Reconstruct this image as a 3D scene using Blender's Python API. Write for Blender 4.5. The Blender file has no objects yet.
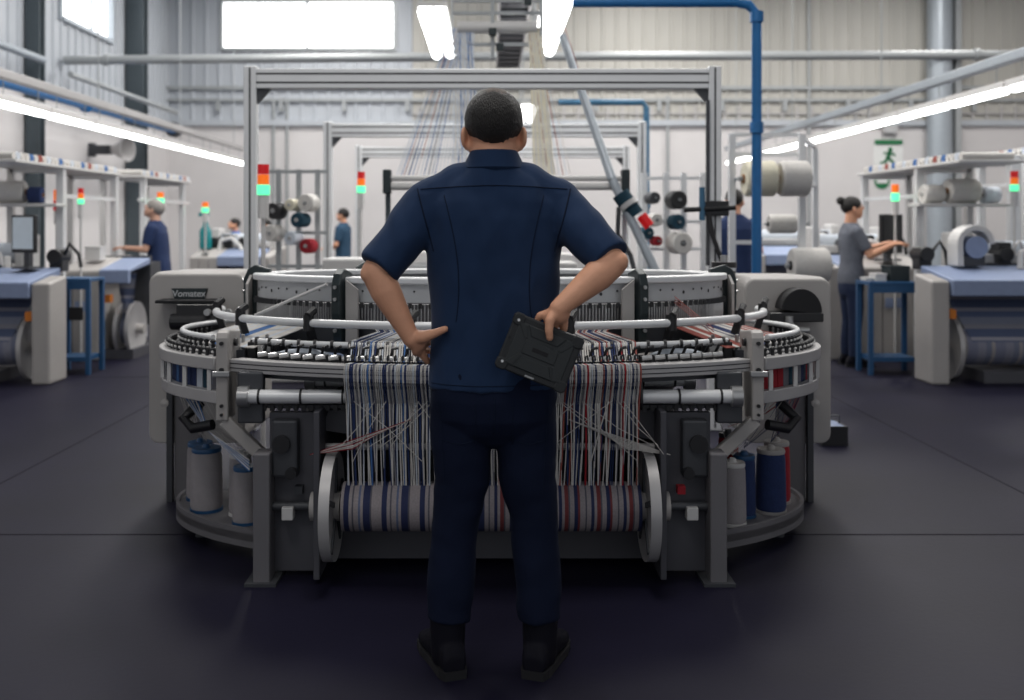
import bpy, bmesh, math, random
from mathutils import Vector, Matrix, noise
from mathutils.bvhtree import BVHTree
random.seed(7)
PI = math.pi
SC = bpy.context.scene
COL = SC.collection

# ------------------------------------------------------------------ camera, world, exposure
F = 1000.0                      # focal length in pixels of a 1024 x 700 frame
CAMZ = 1.37
cam_d = bpy.data.cameras.new('camera'); cam = bpy.data.objects.new('camera', cam_d); COL.objects.link(cam)
cam_d.sensor_width = 36.0; cam_d.lens = 36.0 * F / 1024.0
cam_d.shift_x = 22 / 1024.0; cam_d.shift_y = -125 / 1024.0
cam_d.clip_start = 0.05; cam_d.clip_end = 200
cam.location = (0, 0, CAMZ); cam.rotation_euler = (PI / 2, 0, 0)
cam_d.dof.use_dof = True; cam_d.dof.focus_distance = 3.45; cam_d.dof.aperture_fstop = 2.1
SC.camera = cam
SC.view_settings.view_transform = 'Standard'; SC.view_settings.look = 'None'
SC.view_settings.exposure = 0.0; SC.view_settings.gamma = 1.0; SC.view_settings.use_curve_mapping = False
W = bpy.data.worlds.new('world'); SC.world = W; W.use_nodes = True
W.node_tree.nodes['Background'].inputs[0].default_value = (0.92, 0.95, 1.0, 1)
W.node_tree.nodes['Background'].inputs[1].default_value = 0.5

def lamp_area(name, loc, rot, sx, sy, power, col=(1, 0.97, 0.93)):
    l = bpy.data.lights.new(name, 'AREA'); l.shape = 'RECTANGLE'; l.size = sx; l.size_y = sy
    l.energy = power; l.color = col
    o = bpy.data.objects.new(name, l); COL.objects.link(o); o.location = loc; o.rotation_euler = rot
    return o
# added area lamps under the roof, unseen and without housings, to light the hall
LAMP_SPOTS = [(-3.2, 9.5), (3.2, 9.5), (-3.2, 14.5), (3.2, 14.5), (-3.2, 19.0), (3.2, 19.0), (8.5, 12.0), (8.5, 18.0)]
for bx_, by_ in LAMP_SPOTS:
    lamp_area('added_area_light', (bx_, by_, 6.9), (0, 0, 0), 1.6, 1.6, 215)
lamp_area('added_area_light', (0.0, 3.9, 6.9), (0, 0, 0), 1.6, 1.6, 150)  # added to brighten the surfaces that face the camera
lamp_area('added_area_light', (-1.6, -0.6, 6.9), (0, 0, 0), 1.6, 1.6, 85)  # added behind the camera to fill the loom front and the man's back

# ------------------------------------------------------------------ helpers
def s2l(c):
    c = c / 255.0
    return c / 12.92 if c <= 0.04045 else ((c + 0.055) / 1.055) ** 2.4
def RGB(r, g, b): return (s2l(r), s2l(g), s2l(b))
def P(x, y, d): return Vector(((x - 490) / F * d, d, CAMZ - (y - 225) / F * d))

MATS = {}
def mat(name, rgb, rough=0.5, metal=0.0, emit=0.0, var=0.12, scale=18.0, bump=0.0, bscale=60.0, stretch=(1, 1, 1), sheen=0.0, spec=0.5):
    m = bpy.data.materials.new(name); m.use_nodes = True; MATS[name] = m
    nt = m.node_tree; n = nt.nodes; b = n['Principled BSDF']
    b.inputs['Roughness'].default_value = rough; b.inputs['Metallic'].default_value = metal
    b.inputs['Specular IOR Level'].default_value = spec
    if sheen: b.inputs['Sheen Weight'].default_value = sheen
    tc = n.new('ShaderNodeTexCoord'); mp = n.new('ShaderNodeMapping'); nt.links.new(tc.outputs['Object'], mp.inputs[0])
    mp.inputs['Scale'].default_value = stretch
    nz = n.new('ShaderNodeTexNoise'); nz.inputs['Scale'].default_value = scale; nz.inputs['Detail'].default_value = 3
    nt.links.new(mp.outputs[0], nz.inputs['Vector'])
    mx = n.new('ShaderNodeMix'); mx.data_type = 'RGBA'
    lo = tuple(max(0, c * (1 - var)) for c in rgb) + (1,); hi = tuple(min(1, c * (1 + var)) for c in rgb) + (1,)
    mx.inputs[6].default_value = lo; mx.inputs[7].default_value = hi
    nt.links.new(nz.outputs['Fac'], mx.inputs[0]); nt.links.new(mx.outputs[2], b.inputs['Base Color'])
    if bump:
        n2 = n.new('ShaderNodeTexNoise'); n2.inputs['Scale'].default_value = bscale; n2.inputs['Detail'].default_value = 4
        nt.links.new(mp.outputs[0], n2.inputs['Vector'])
        bp = n.new('ShaderNodeBump'); bp.inputs['Strength'].default_value = bump; bp.inputs['Distance'].default_value = 0.02
        nt.links.new(n2.outputs['Fac'], bp.inputs['Height']); nt.links.new(bp.outputs[0], b.inputs['Normal'])
    if emit:
        b.inputs['Emission Color'].default_value = tuple(rgb) + (1,); b.inputs['Emission Strength'].default_value = emit
    return m

def stripe_mat(name, cols, widths, axis=0, rough=0.8, period=None):
    """woven cloth whose coloured stripes repeat across one object axis"""
    m = bpy.data.materials.new(name); m.use_nodes = True; MATS[name] = m
    nt = m.node_tree; n = nt.nodes; b = n['Principled BSDF']; b.inputs['Roughness'].default_value = rough
    tc = n.new('ShaderNodeTexCoord'); sp = n.new('ShaderNodeSeparateXYZ'); nt.links.new(tc.outputs['Object'], sp.inputs[0])
    mu = n.new('ShaderNodeMath'); mu.operation = 'DIVIDE'; tot = sum(widths); mu.inputs[1].default_value = tot
    nt.links.new(sp.outputs[axis], mu.inputs[0])
    fr = n.new('ShaderNodeMath'); fr.operation = 'FRACT'; nt.links.new(mu.outputs[0], fr.inputs[0])
    cr = n.new('ShaderNodeValToRGB'); cr.color_ramp.interpolation = 'CONSTANT'
    while len(cr.color_ramp.elements) < len(cols): cr.color_ramp.elements.new(0.5)
    a = 0
    for i, (c, w) in enumerate(zip(cols, widths)):
        e = cr.color_ramp.elements[i]; e.position = a / tot; e.color = tuple(c) + (1,); a += w
    nt.links.new(fr.outputs[0], cr.inputs[0])
    wv = n.new('ShaderNodeTexNoise'); wv.inputs['Scale'].default_value = 160; nt.links.new(tc.outputs['Object'], wv.inputs['Vector'])
    mx = n.new('ShaderNodeMix'); mx.data_type = 'RGBA'; mx.blend_type = 'MULTIPLY'; mx.inputs[0].default_value = 0.45
    nt.links.new(cr.outputs[0], mx.inputs[6]); nt.links.new(wv.outputs['Fac'], mx.inputs[7])
    nt.links.new(mx.outputs[2], b.inputs['Base Color'])
    return m

class MB:
    def __init__(s): s.v = []; s.f = []; s.m = []
    def add(s, vs, fs, m=0):
        o = len(s.v); s.v += [Vector(p) for p in vs]; s.f += [tuple(i + o for i in f) for f in fs]; s.m += [m] * len(fs); return s
    def hexa(s, p, m=0):
        return s.add(p, [(3, 2, 1, 0), (4, 5, 6, 7), (0, 1, 5, 4), (1, 2, 6, 5), (2, 3, 7, 6), (3, 0, 4, 7)], m)
    def box(s, x0, x1, y0, y1, z0, z1, m=0):
        return s.hexa([(x0, y0, z0), (x1, y0, z0), (x1, y1, z0), (x0, y1, z0), (x0, y0, z1), (x1, y0, z1), (x1, y1, z1), (x0, y1, z1)], m)
    def bar(s, a, b, w, h, m=0, up=(0, 0, 1)):
        a = Vector(a); b = Vector(b); d = (b - a).normalized(); up = Vector(up)
        if abs(d.dot(up)) > 0.98: up = Vector((0, 1, 0))
        u = d.cross(up).normalized() * w / 2; v = u.cross(d).normalized() * h / 2
        return s.hexa([a - u - v, a + u - v, a + u + v, a - u + v, b - u - v, b + u - v, b + u + v, b - u + v], m)
    def cyl(s, a, b, r0, r1=None, n=16, m=0, cap=True):
        return s.tube([a, b], [r0, r0 if r1 is None else r1], n, m, cap)
    def tube(s, pts, r, n=8, m=0, cap=True, flat=1.0):
        pts = [Vector(p) for p in pts]; k = len(pts)
        if not isinstance(r, (list, tuple)): r = [r] * k
        vs = []; t0 = None; u = None
        for i in range(k):
            t = (pts[min(i + 1, k - 1)] - pts[max(i - 1, 0)])
            t = t.normalized() if t.length > 1e-9 else Vector((0, 0, 1))
            if u is None:
                ref = Vector((0, 0, 1)) if abs(t.z) < 0.9 else Vector((0, 1, 0))
                u = t.cross(ref).normalized()
            else:
                u = (u - t * u.dot(t)); u = u.normalized() if u.length > 1e-6 else t.orthogonal().normalized()
            v = t.cross(u)
            for j in range(n):
                a = 2 * PI * j / n
                vs.append(pts[i] + (u * math.cos(a) + v * math.sin(a) * flat) * r[i])
        fs = [(i * n + j, i * n + (j + 1) % n, (i + 1) * n + (j + 1) % n, (i + 1) * n + j) for i in range(k - 1) for j in range(n)]
        if cap: fs += [tuple(reversed(range(n))), tuple(range((k - 1) * n, k * n))]
        return s.add(vs, fs, m)
    def lathe(s, prof, c, axis, n=24, m=0):
        """closed solid of revolution; prof = [(radius, along)] from one pole to the other"""
        ax = Vector(axis).normalized(); u = ax.orthogonal().normalized(); v = ax.cross(u); c = Vector(c)
        vs = [c + ax * z + (u * math.cos(2 * PI * j / n) + v * math.sin(2 * PI * j / n)) * r for r, z in prof for j in range(n)]
        k = len(prof)
        fs = [(i * n + j, i * n + (j + 1) % n, (i + 1) * n + (j + 1) % n, (i + 1) * n + j) for i in range(k - 1) for j in range(n)]
        if prof[0][0] > 1e-6 and (prof[0] != prof[-1]): fs += [tuple(reversed(range(n))), tuple(range((k - 1) * n, k * n))]
        return s.add(vs, fs, m)
    def ell(s, c, r, n=14, m=0, rot=None):
        c = Vector(c); vs = []
        for i in range(1, n):
            a = PI * i / n
            for j in range(2 * n):
                b = PI * j / n
                p = Vector((math.sin(a) * math.cos(b) * r[0], math.sin(a) * math.sin(b) * r[1], math.cos(a) * r[2]))
                if rot: p = rot @ p
                vs.append(c + p)
        q = Vector((0, 0, r[2]))
        if rot: q = rot @ q
        N = 2 * n; vs += [c + q, c - q]; top = len(vs) - 2
        fs = [(i * N + j, (i + 1) * N + j, (i + 1) * N + (j + 1) % N, i * N + (j + 1) % N) for i in range(n - 2) for j in range(N)]
        fs += [(top, j, (j + 1) % N) for j in range(N)] + [(top + 1, (n - 2) * N + (j + 1) % N, (n - 2) * N + j) for j in range(N)]
        return s.add(vs, fs, m)
    def arc(s, E, ro, ri, z0, z1, t0, t1, n=48, m=0, zi0=None, zi1=None):
        """slab along an oval: E=(cx,cy,rx,ry); ro/ri offsets outward/inward; t measured from the camera side"""
        cx, cy, rx, ry = E; vs = []; full = abs(t1 - t0) > 6.28
        zi0 = z0 if zi0 is None else zi0; zi1 = z1 if zi1 is None else zi1
        k = n if full else n + 1
        for i in range(k):
            t = t0 + (t1 - t0) * i / n
            for off, a, b in ((ro, z0, z1), (ri, zi0, zi1)):
                x = cx + (rx + off) * math.sin(t); y = cy - (ry + off) * math.cos(t)
                vs += [(x, y, a), (x, y, b)]
        fs = []
        for i in range(n):
            a = i * 4; b = ((i + 1) % k) * 4
            fs += [(a, b, b + 1, a + 1), (a + 3, b + 3, b + 2, a + 2), (a + 1, b + 1, b + 3, a + 3), (a + 2, b + 2, b, a)]
        if not full: fs += [(0, 1, 3, 2), ((k - 1) * 4 + 2, (k - 1) * 4 + 3, (k - 1) * 4 + 1, (k - 1) * 4)]
        return s.add(vs, fs, m)
    def prism(s, poly, ax, a, b, m=0):
        """polygon extruded along axis ax (0,1,2) from a to b; poly in the other two axes in order"""
        n = len(poly); vs = []
        for q in (a, b):
            for p in poly:
                c = [0, 0, 0]; o = [i for i in range(3) if i != ax]; c[o[0]], c[o[1]] = p; c[ax] = q; vs.append(c)
        fs = [tuple(range(n)), tuple(reversed(range(n, 2 * n)))] + [(i, i + n, (i + 1) % n + n, (i + 1) % n) for i in range(n)]
        return s.add(vs, fs, m)
    def quadstrip(s, A, B, th, m=0):
        """a thin sheet with thickness between two polylines"""
        n = len(A); vs = []
        for a, b in zip(A, B):
            a = Vector(a); b = Vector(b); vs += [a, b]
        d = Vector((0, 0, -th)) if abs((Vector(B[0]) - Vector(A[0])).normalized().z) < 0.8 else Vector((0, th, 0))
        vs += [v + d for v in list(vs)]
        o = 2 * n; fs = []
        for i in range(n - 1):
            k = 2 * i
            fs += [(k, k + 1, k + 3, k + 2), (o + k + 2, o + k + 3, o + k + 1, o + k), (k, k + 2, o + k + 2, o + k), (k + 1, o + k + 1, o + k + 3, k + 3)]
        e = 2 * n - 2
        fs += [(0, o, o + 1, 1), (e, e + 1, o + e + 1, o + e)]
        return s.add(vs, fs, m)
    def build(s, name, mats, parent=None, smooth=False, bevel=0.0, fix=True):
        me = bpy.data.meshes.new(name)
        off = wl(parent) if parent else Vector((0, 0, 0))
        me.from_pydata([tuple(v - off) for v in s.v], [], s.f)
        if not isinstance(mats, (list, tuple)): mats = [mats]
        for q in mats: me.materials.append(MATS[q] if isinstance(q, str) else q)
        me.polygons.foreach_set('material_index', s.m)
        if fix:
            bm = bmesh.new(); bm.from_mesh(me); bmesh.ops.recalc_face_normals(bm, faces=bm.faces); bm.to_mesh(me); bm.free()
        if smooth:
            me.polygons.foreach_set('use_smooth', [True] * len(me.polygons))
            try: me.set_sharp_from_angle(angle=math.radians(38))
            except Exception: pass
        o = bpy.data.objects.new(name, me); COL.objects.link(o)
        if parent: o.parent = parent
        if bevel:
            b = o.modifiers.new('bevel', 'BEVEL'); b.width = bevel; b.segments = 2; b.limit_method = 'ANGLE'; b.angle_limit = math.radians(50)
        return o

def wl(o):
    v = Vector((0, 0, 0))
    while o is not None: v += o.location; o = o.parent
    return v
def tag(o, label, cat, group=None, kind=None):
    if label: o['label'] = label
    if cat: o['category'] = cat
    if group: o['group'] = group
    if kind: o['kind'] = kind
    return o
def thing(name, label, cat, loc=(0, 0, 0), group=None):
    o = bpy.data.objects.new(name, None); COL.objects.link(o); o.location = loc; o.empty_display_size = 0.1
    return tag(o, label, cat, group)
def dup(root, loc, label=None, group=None, rotz=None):
    def rec(o, par):
        c = o.copy(); COL.objects.link(c)
        if par: c.parent = par
        for k in list(o.children): rec(k, c)
        return c
    r = rec(root, None); r.location = loc
    if rotz is not None: r.rotation_euler = (0, 0, rotz)
    if label: r['label'] = label
    if group: r['group'] = group
    return r
def struct(o): o['kind'] = 'structure'; return o
def oval(E, t, off=0.0, z=0.0):
    cx, cy, rx, ry = E
    return Vector((cx + (rx + off) * math.sin(t), cy - (ry + off) * math.cos(t), z))
def text_mesh(s, name, size, m, loc, parent=None, depth=0.002, rot=(PI / 2, 0, 0), shear=0.0, bold=0.0):
    cu = bpy.data.curves.new(name, 'FONT'); cu.body = s; cu.size = size; cu.extrude = depth; cu.align_x = 'CENTER'; cu.align_y = 'CENTER'; cu.shear = shear; cu.offset = bold
    t = bpy.data.objects.new('tmp_text', cu); COL.objects.link(t)
    bpy.context.view_layer.update()
    me = bpy.data.meshes.new_from_object(t.evaluated_get(bpy.context.evaluated_depsgraph_get()))
    bpy.data.objects.remove(t); me.name = name
    me.transform(Matrix.Translation(Vector(loc) - (wl(parent) if parent else Vector((0, 0, 0)))) @ Matrix.Rotation(rot[2], 4, 'Z') @ Matrix.Rotation(rot[0], 4, 'X'))
    me.materials.clear(); me.materials.append(MATS[m])
    o = bpy.data.objects.new(name, me); COL.objects.link(o)
    if parent: o.parent = parent
    return o

# ------------------------------------------------------------------ materials
mat('floor', (0.0105, 0.0096, 0.0225), 0.50, var=0.35, scale=1.6, bump=0.02, bscale=40, spec=0.11)
mat('floor_joint', (0.020, 0.019, 0.028), 0.7, spec=0.05)
mat('wall_paint', (0.66, 0.64, 0.64), 0.75, var=0.05, scale=2.0)
mat('cladding_beige', (0.47, 0.46, 0.425), 0.55, var=0.06, scale=1.2)
mat('cladding_grey', (0.46, 0.49, 0.53), 0.55, var=0.08, scale=1.2)
mat('steel_frame_dark', RGB(72, 82, 88), 0.6, var=0.1)
mat('steel_light', (0.36, 0.40, 0.44), 0.4, 0.3, var=0.1)
mat('pipe_grey', (0.36, 0.38, 0.39), 0.4, 0.2)
mat('pipe_blue', RGB(30, 105, 165), 0.4)
mat('pipe_teal', RGB(55, 100, 130), 0.4)
mat('window_glow', (1.0, 1.0, 1.0), 0.4, emit=3.0, var=0.0)
mat('tube_glow', (1.0, 1.0, 0.99), 0.4, emit=9.0, var=0.0)
mat('aluminium', (0.74, 0.75, 0.76), 0.36, 0.18, var=0.06, scale=6)
mat('aluminium_dull', (0.46, 0.45, 0.45), 0.42, 0.22, var=0.1, scale=8)
mat('groove_black', (0.03, 0.03, 0.035), 0.6)
mat('drum_white', (0.50, 0.51, 0.52), 0.45, 0.1, var=0.06)
mat('machine_grey', (0.40, 0.38, 0.365), 0.5, var=0.08, scale=5)
mat('machine_white', (0.60, 0.59, 0.58), 0.5, var=0.05, scale=4)
mat('machine_dark', (0.055, 0.058, 0.066), 0.5, 0.2, var=0.25, scale=9)
mat('base_mid', (0.15, 0.145, 0.155), 0.55, 0.05, var=0.12, scale=6)  # on legs, panels and tray, dimming towards the floor is put into this grey
mat('yarn_white_dimmed', (0.30, 0.28, 0.29), 0.9, var=0.1, scale=40, bump=0.15, bscale=120)  # white yarn of the tray spools, with low-level dimming put into the colour
mat('base_grey', (0.075, 0.075, 0.088), 0.55, 0.1, var=0.18, scale=6)
mat('iron_green', (0.020, 0.030, 0.033), 0.42, 0.2, var=0.2)
mat('black_plastic', (0.012, 0.012, 0.014), 0.42, var=0.3)
mat('black_matte', (0.008, 0.008, 0.010), 0.75, var=0.3)
mat('steel_bright', (0.42, 0.42, 0.42), 0.3, 0.7, var=0.12, scale=30)
mat('needle_steel', (0.16, 0.16, 0.17), 0.4, 0.5, var=0.5, scale=90, stretch=(1, 1, 0.05))
mat('blue_paint', RGB(32, 78, 120), 0.45)
mat('blue_grey', RGB(134, 148, 178), 0.5)
mat('screen', RGB(170, 180, 188), 0.3, emit=0.25, var=0.1)
mat('screen_off', (0.01, 0.012, 0.015), 0.25)
mat('yarn_white', (0.62, 0.60, 0.57), 0.9, var=0.12, scale=40, bump=0.15, bscale=120)
mat('yarn_cream', (0.72, 0.68, 0.54), 0.9, var=0.1, scale=40)
mat('yarn_navy', RGB(34, 50, 92), 0.9, var=0.25, scale=40, bump=0.15, bscale=120)
mat('yarn_blue', RGB(70, 110, 165), 0.9, var=0.2, scale=40)
mat('yarn_red', RGB(150, 30, 42), 0.9, var=0.2, scale=40, bump=0.15, bscale=120)
mat('yarn_rust', RGB(150, 82, 74), 0.9, var=0.2, scale=40)
mat('yarn_grey', RGB(120, 120, 128), 0.9, var=0.2, scale=40)
mat('yarn_pale', RGB(198, 205, 214), 0.9, var=0.1, scale=40)
mat('yarn_teal', RGB(28, 62, 78), 0.9, var=0.2, scale=40)
mat('cardboard', RGB(150, 105, 62), 0.8)
mat('skin', RGB(222, 164, 132), 0.55, var=0.10, scale=30, bump=0.05, bscale=180)
mat('skin_light', RGB(205, 160, 138), 0.55, var=0.08)
mat('hair_dark', (0.010, 0.008, 0.007), 0.55, var=0.6, scale=220, bump=0.5, bscale=300, stretch=(1, 1, 0.35))
mat('hair_thin', (0.055, 0.034, 0.024), 0.6, var=0.5, scale=200, bump=0.4, bscale=300)
mat('hair_grey', (0.30, 0.28, 0.26), 0.7, var=0.3, scale=120)
mat('shirt_navy', (0.014, 0.033, 0.082), 0.85, var=0.14, scale=7, bump=0.12, bscale=420, sheen=0.06, spec=0.2)
mat('seam_navy', (0.006, 0.011, 0.028), 0.9, spec=0.2)
mat('trouser_navy', (0.0065, 0.0105, 0.028), 0.9, var=0.18, scale=9, bump=0.1, bscale=380, spec=0.15)
mat('boot_black', (0.004, 0.004, 0.009), 0.7, var=0.3, spec=0.2)
mat('tee_navy', RGB(24, 44, 84), 0.85)
mat('tee_blue', RGB(40, 92, 165), 0.85)
mat('tee_teal', RGB(40, 72, 98), 0.85)
mat('tee_grey', RGB(104, 108, 118), 0.85, var=0.25, scale=40)
mat('jeans', RGB(28, 42, 72), 0.85)
mat('eye_dark', (0.01, 0.01, 0.01), 0.2)
mat('eye_white', (0.7, 0.7, 0.7), 0.3)
mat('lip', RGB(160, 95, 85), 0.5)
mat('rubber_case', (0.016, 0.018, 0.020), 0.55, var=0.2, scale=40)
mat('rubber_panel', (0.022, 0.026, 0.028), 0.5, var=0.15, scale=60)
mat('signal_red', RGB(190, 18, 24), 0.3, emit=0.35)
mat('signal_amber', RGB(240, 110, 20), 0.3, emit=0.6)
mat('signal_green', RGB(90, 235, 165), 0.3, emit=1.3)
mat('sign_green', RGB(24, 110, 66), 0.5, var=0.08)
mat('sign_white', (0.75, 0.76, 0.75), 0.5)
mat('bottle_teal', RGB(20, 130, 135), 0.25)
mat('pink_box', RGB(198, 120, 110), 0.7)
mat('orange', RGB(205, 120, 40), 0.6)
WH, NV, RD, GY, PB = RGB(168, 160, 162), RGB(40, 50, 92), RGB(132, 60, 62), RGB(98, 96, 108), RGB(104, 116, 150)  # roll cloth stripe colours, partly darkened to imitate dimming near the floor
stripe_mat('cloth_stripes', [WH, NV, WH, GY, WH, PB, WH, NV, GY, WH], [.022, .020, .012, .006, .018, .008, .010, .026, .006, .016])
stripe_mat('cloth_red_stripes', [WH, NV, WH, RD, GY, WH, NV, RD, WH, GY], [.016, .012, .010, .014, .006, .016, .014, .008, .02, .006])
stripe_mat('loom_cloth', [RGB(140, 146, 165), RGB(96, 110, 145), RGB(160, 160, 172), RGB(84, 96, 128), RGB(150, 150, 160)], [.06, .05, .03, .07, .04], axis=2)
stripe_mat('loom_roll_cloth', [RGB(140, 142, 158), RGB(118, 124, 146), RGB(165, 160, 160), RGB(124, 128, 150)], [.07, .05, .03, .09], axis=0)

# ================================================================== THE HALL
XL, XR, YB, YF, HZ = -7.1, 12.5, 22.0, -3.0, 8.2
struct(MB().box(XL - 0.3, XR + 0.3, YF, YB + 0.3, -0.2, 0.0).build('floor', 'floor'))
# painted lines and slab joints on the floor
jb = MB()
for yy in (4.42, 9.0, 14.0): jb.box(XL, XR, yy, yy + 0.012, 0.0, 0.0015)
for xx in (-2.6, 2.72): jb.box(xx, xx + 0.012, YF, YB, 0.0, 0.0015)
struct(jb.build('trim_1', 'floor_joint'))

def cladding(name, along, a0, a1, fixed, z0, z1, hole, m, sgn):
    """ribbed metal sheet along X (along=0, at y=fixed) or along Y (along=1, at x=fixed); sgn: side the ribs stand out to"""
    b = MB(); pitch = 0.30; n = int(round((a1 - a0) / pitch)); pitch = (a1 - a0) / n
    prof = [(0, 0), (0.70, 0), (0.76, 1), (0.94, 1), (1.0, 0)]
    def put(u, dd, z): return (u, fixed + sgn * dd, z) if along == 0 else (fixed + sgn * dd, u, z)
    for i in range(n):
        u0 = a0 + i * pitch
        zs = [(z0, z1)]
        for (h0, h1, hz0, hz1) in hole:
            if h0 - 1e-3 < u0 + pitch / 2 < h1 + 1e-3: zs = [(z0, hz0), (hz1, z1)]
        for (q0, q1) in zs:
            for (pa, da), (pb, db) in zip(prof, prof[1:]):
                ua, ub = u0 + pa * pitch, u0 + pb * pitch
                b.add([put(ua, da * .035, q0), put(ub, db * .035, q0), put(ub, db * .035, q1), put(ua, da * .035, q1)], [(0, 1, 2, 3)])
    # solid backing behind the ribs
    return struct(b.build(name, m))

WB = (-5.87, -2.13, 5.26, 6.27)
struct(MB().box(XL, XR, YB, YB + 0.25, 0, 3.57).build('wall_back', 'wall_paint'))
cladding('wall_back.001', 0, XL, -1.7, YB, 3.57, HZ, [WB], 'cladding_grey', -1)
cladding('wall_back.002', 0, -1.7, XR, YB, 3.57, HZ, [], 'cladding_beige', -1)
struct(MB().box(XL - 0.25, XL, YF, YB, 0, 3.4).build('wall_left', 'wall_paint'))
WLs = (16.5, 18.7, 4.82, 6.4)
cladding('wall_left.001', 1, YF, YB, XL, 3.4, HZ, [WLs], 'cladding_grey', 1)
struct(MB().box(XR, XR + 0.25, YF, YB, 0, HZ).build('wall_right', 'wall_paint'))
# roof: unseen; near half closed to keep it dim, strips opened to admit light
rb = MB()
rb.box(XL - 0.25, XR + 0.25, YF, 7.0, HZ, HZ + 0.15)
for y0, y1 in ((8.6, 12.0), (13.6, 17.0), (18.6, YB + 0.25)): rb.box(XL - 0.25, XR + 0.25, y0, y1, HZ, HZ + 0.15)
struct(rb.build('ceiling', 'cladding_grey'))
# windows
def window(name, x0, x1, z0, z1, y, nm, side=False, muls=()):
    def T(b, u0, u1, d0, d1, q0, q1):
        if side: b.box(XL - d1, XL - d0, u0, u1, q0, q1)
        else: b.box(u0, u1, y + d0, y + d1, q0, q1)
    g = MB(); T(g, x0, x1, 0.06, 0.08, z0, z1)
    w = struct(g.build(name, 'window_glow'))
    f = MB(); t = 0.07
    T(f, x0 - t, x0, -0.05, 0.1, z0 - t, z1 + t); T(f, x1, x1 + t, -0.05, 0.1, z0 - t, z1 + t)
    T(f, x0, x1, -0.08, 0.1, z0 - t, z0); T(f, x0, x1, -0.05, 0.1, z1, z1 + t)
    for k, wd in muls: T(f, k - wd, k + wd, 0.0, 0.059, z0, z1)
    f.build('window_frame', nm, w)
window('window_1', WB[0], WB[1], WB[2], WB[3], YB, 'pipe_grey', muls=((-4.03, 0.03), (-5.1, 0.006), (-3.1, 0.006)))
window('window_2', WLs[0], WLs[1], WLs[2], WLs[3], 0, 'steel_light', side=True, muls=((17.9, 0.02),))
# band and rails across the back wall
struct(MB().box(XL, XR, YB - 0.10, YB - 0.001, 3.55, 3.67).build('trim_2', 'cladding_grey'))
t3 = MB()
t3.box(XL, XR, YB - 0.09, YB - 0.036, 4.34, 4.42).box(XL, XR, YB - 0.09, YB - 0.036, 4.08, 4.14)
struct(t3.build('trim_3', 'pipe_grey'))
t4 = MB()
for i in range(14):
    x = -6.0 + i * 1.38
    t4.box(x, x + 0.09, YB - 0.12, YB - 0.036, 3.86, 4.14)
struct(t4.build('trim_4', 'pipe_grey'))
t5 = MB()
for i in range(44):
    x = -1.6 + i * 0.32
    t5.box(x, x + 0.05, YB - 0.06, YB - 0.036, 3.67, 3.98)
t5.box(-1.7, XR, YB - 0.07, YB - 0.036, 3.80, 3.84)
struct(t5.build('trim_5', 'aluminium_dull'))
# conduits on the white wall
for x, z1 in ((-4.75, 4.1), (-4.45, 4.1), (3.9, 4.2), (7.0, 6.9)):
    MBc = MB().cyl((x, YB - .06, .0), (x, YB - .06, z1), .035, n=10)
    struct(MBc.build('trim_%d' % (7 + int(x + 5)), 'pipe_grey', smooth=True))
# columns
for i, (y0, w, pr) in enumerate(((15.2, .17, .25), (19.4, .22, .38))):
    b = MB(); x0, x1 = XL + 0.036, XL + pr
    b.box(x0, x1, y0, y0 + 0.03, 0, HZ).box(x0, x1, y0 + w, y0 + w + 0.03, 0, HZ).box((x0 + x1) / 2 - .015, (x0 + x1) / 2 + .015, y0 + .03, y0 + w, 0, HZ)
    struct(b.build('column_%d' % (i + 1), 'steel_frame_dark'))
b = MB(); b.cyl((9.72, 21.62, 0), (9.72, 21.62, HZ), 0.26, n=20, m=0); b.box(10.02, 10.14, 21.5, 21.9, 0, HZ, 1)
struct(b.build('column_3', ['steel_light', 'pipe_grey'], smooth=True))
b = MB()
for zz in (5.0,): b.box(9.4, 10.2, 21.3, 21.36, zz - .1, zz + .1)
struct(b.build('trim_6', 'pipe_grey'))

def pipe(name, pts, r, m, label, cat='pipe', group=None, flange=()):
    t = thing(name, label, cat, pts[0], group)
    MB().tube(pts, r, 14).build('pipe_run', m, t, smooth=True)
    for a, d in flange:
        a = Vector(a); d = Vector(d).normalized()
        MB().cyl(a - d * .04, a + d * .04, r * 1.35, n=16).build('coupling', m, t, smooth=True)
    return t
pipe('tie_pipe', [(XL + .1, 16.45, 4.08), (0, 16.45, 4.14), (XR, 16.45, 4.18)], 0.075, 'pipe_grey', 'long grey tie pipe crossing the hall below the back windows', flange=(((-6.3, 16.45, 4.085), (1, 0, 0)), ((8.0, 16.45, 4.17), (1, 0, 0))))
pipe('wall_pipe', [(-6.75, 11.5, 3.86), (-6.75, 15.1, 3.86)], 0.06, 'steel_light', 'pale grey pipe along the side wall short of the first dark column')
pipe('wall_pipe', [(-6.55, 15.6, 3.72), (-6.55, 20.9, 3.72)], 0.05, 'pipe_grey', 'grey pipe along the side wall between the two dark columns')
pipe('wall_pipe', [(-6.3, 11.2, 3.22), (-6.3, 19.6, 3.27), (-6.3, 19.85, 3.27)], 0.085, 'pipe_blue', 'thick blue pipe running along the side wall above the lamp row', flange=(((-6.3, 15.6, 3.24), (0, 1, 0)),))
MB().cyl((-6.3, 19.86, 3.27), (-6.3, 20.05, 3.27), 0.15, n=16).build('end_cap', 'machine_dark', bpy.data.objects['wall_pipe.002'], smooth=True)
pipe('wall_pipe', [(-6.25, 10.5, 3.02), (-6.25, 20.5, 3.05)], 0.05, 'aluminium_dull', 'slim dull pipe beneath the thick blue pipe on the side wall')
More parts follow.
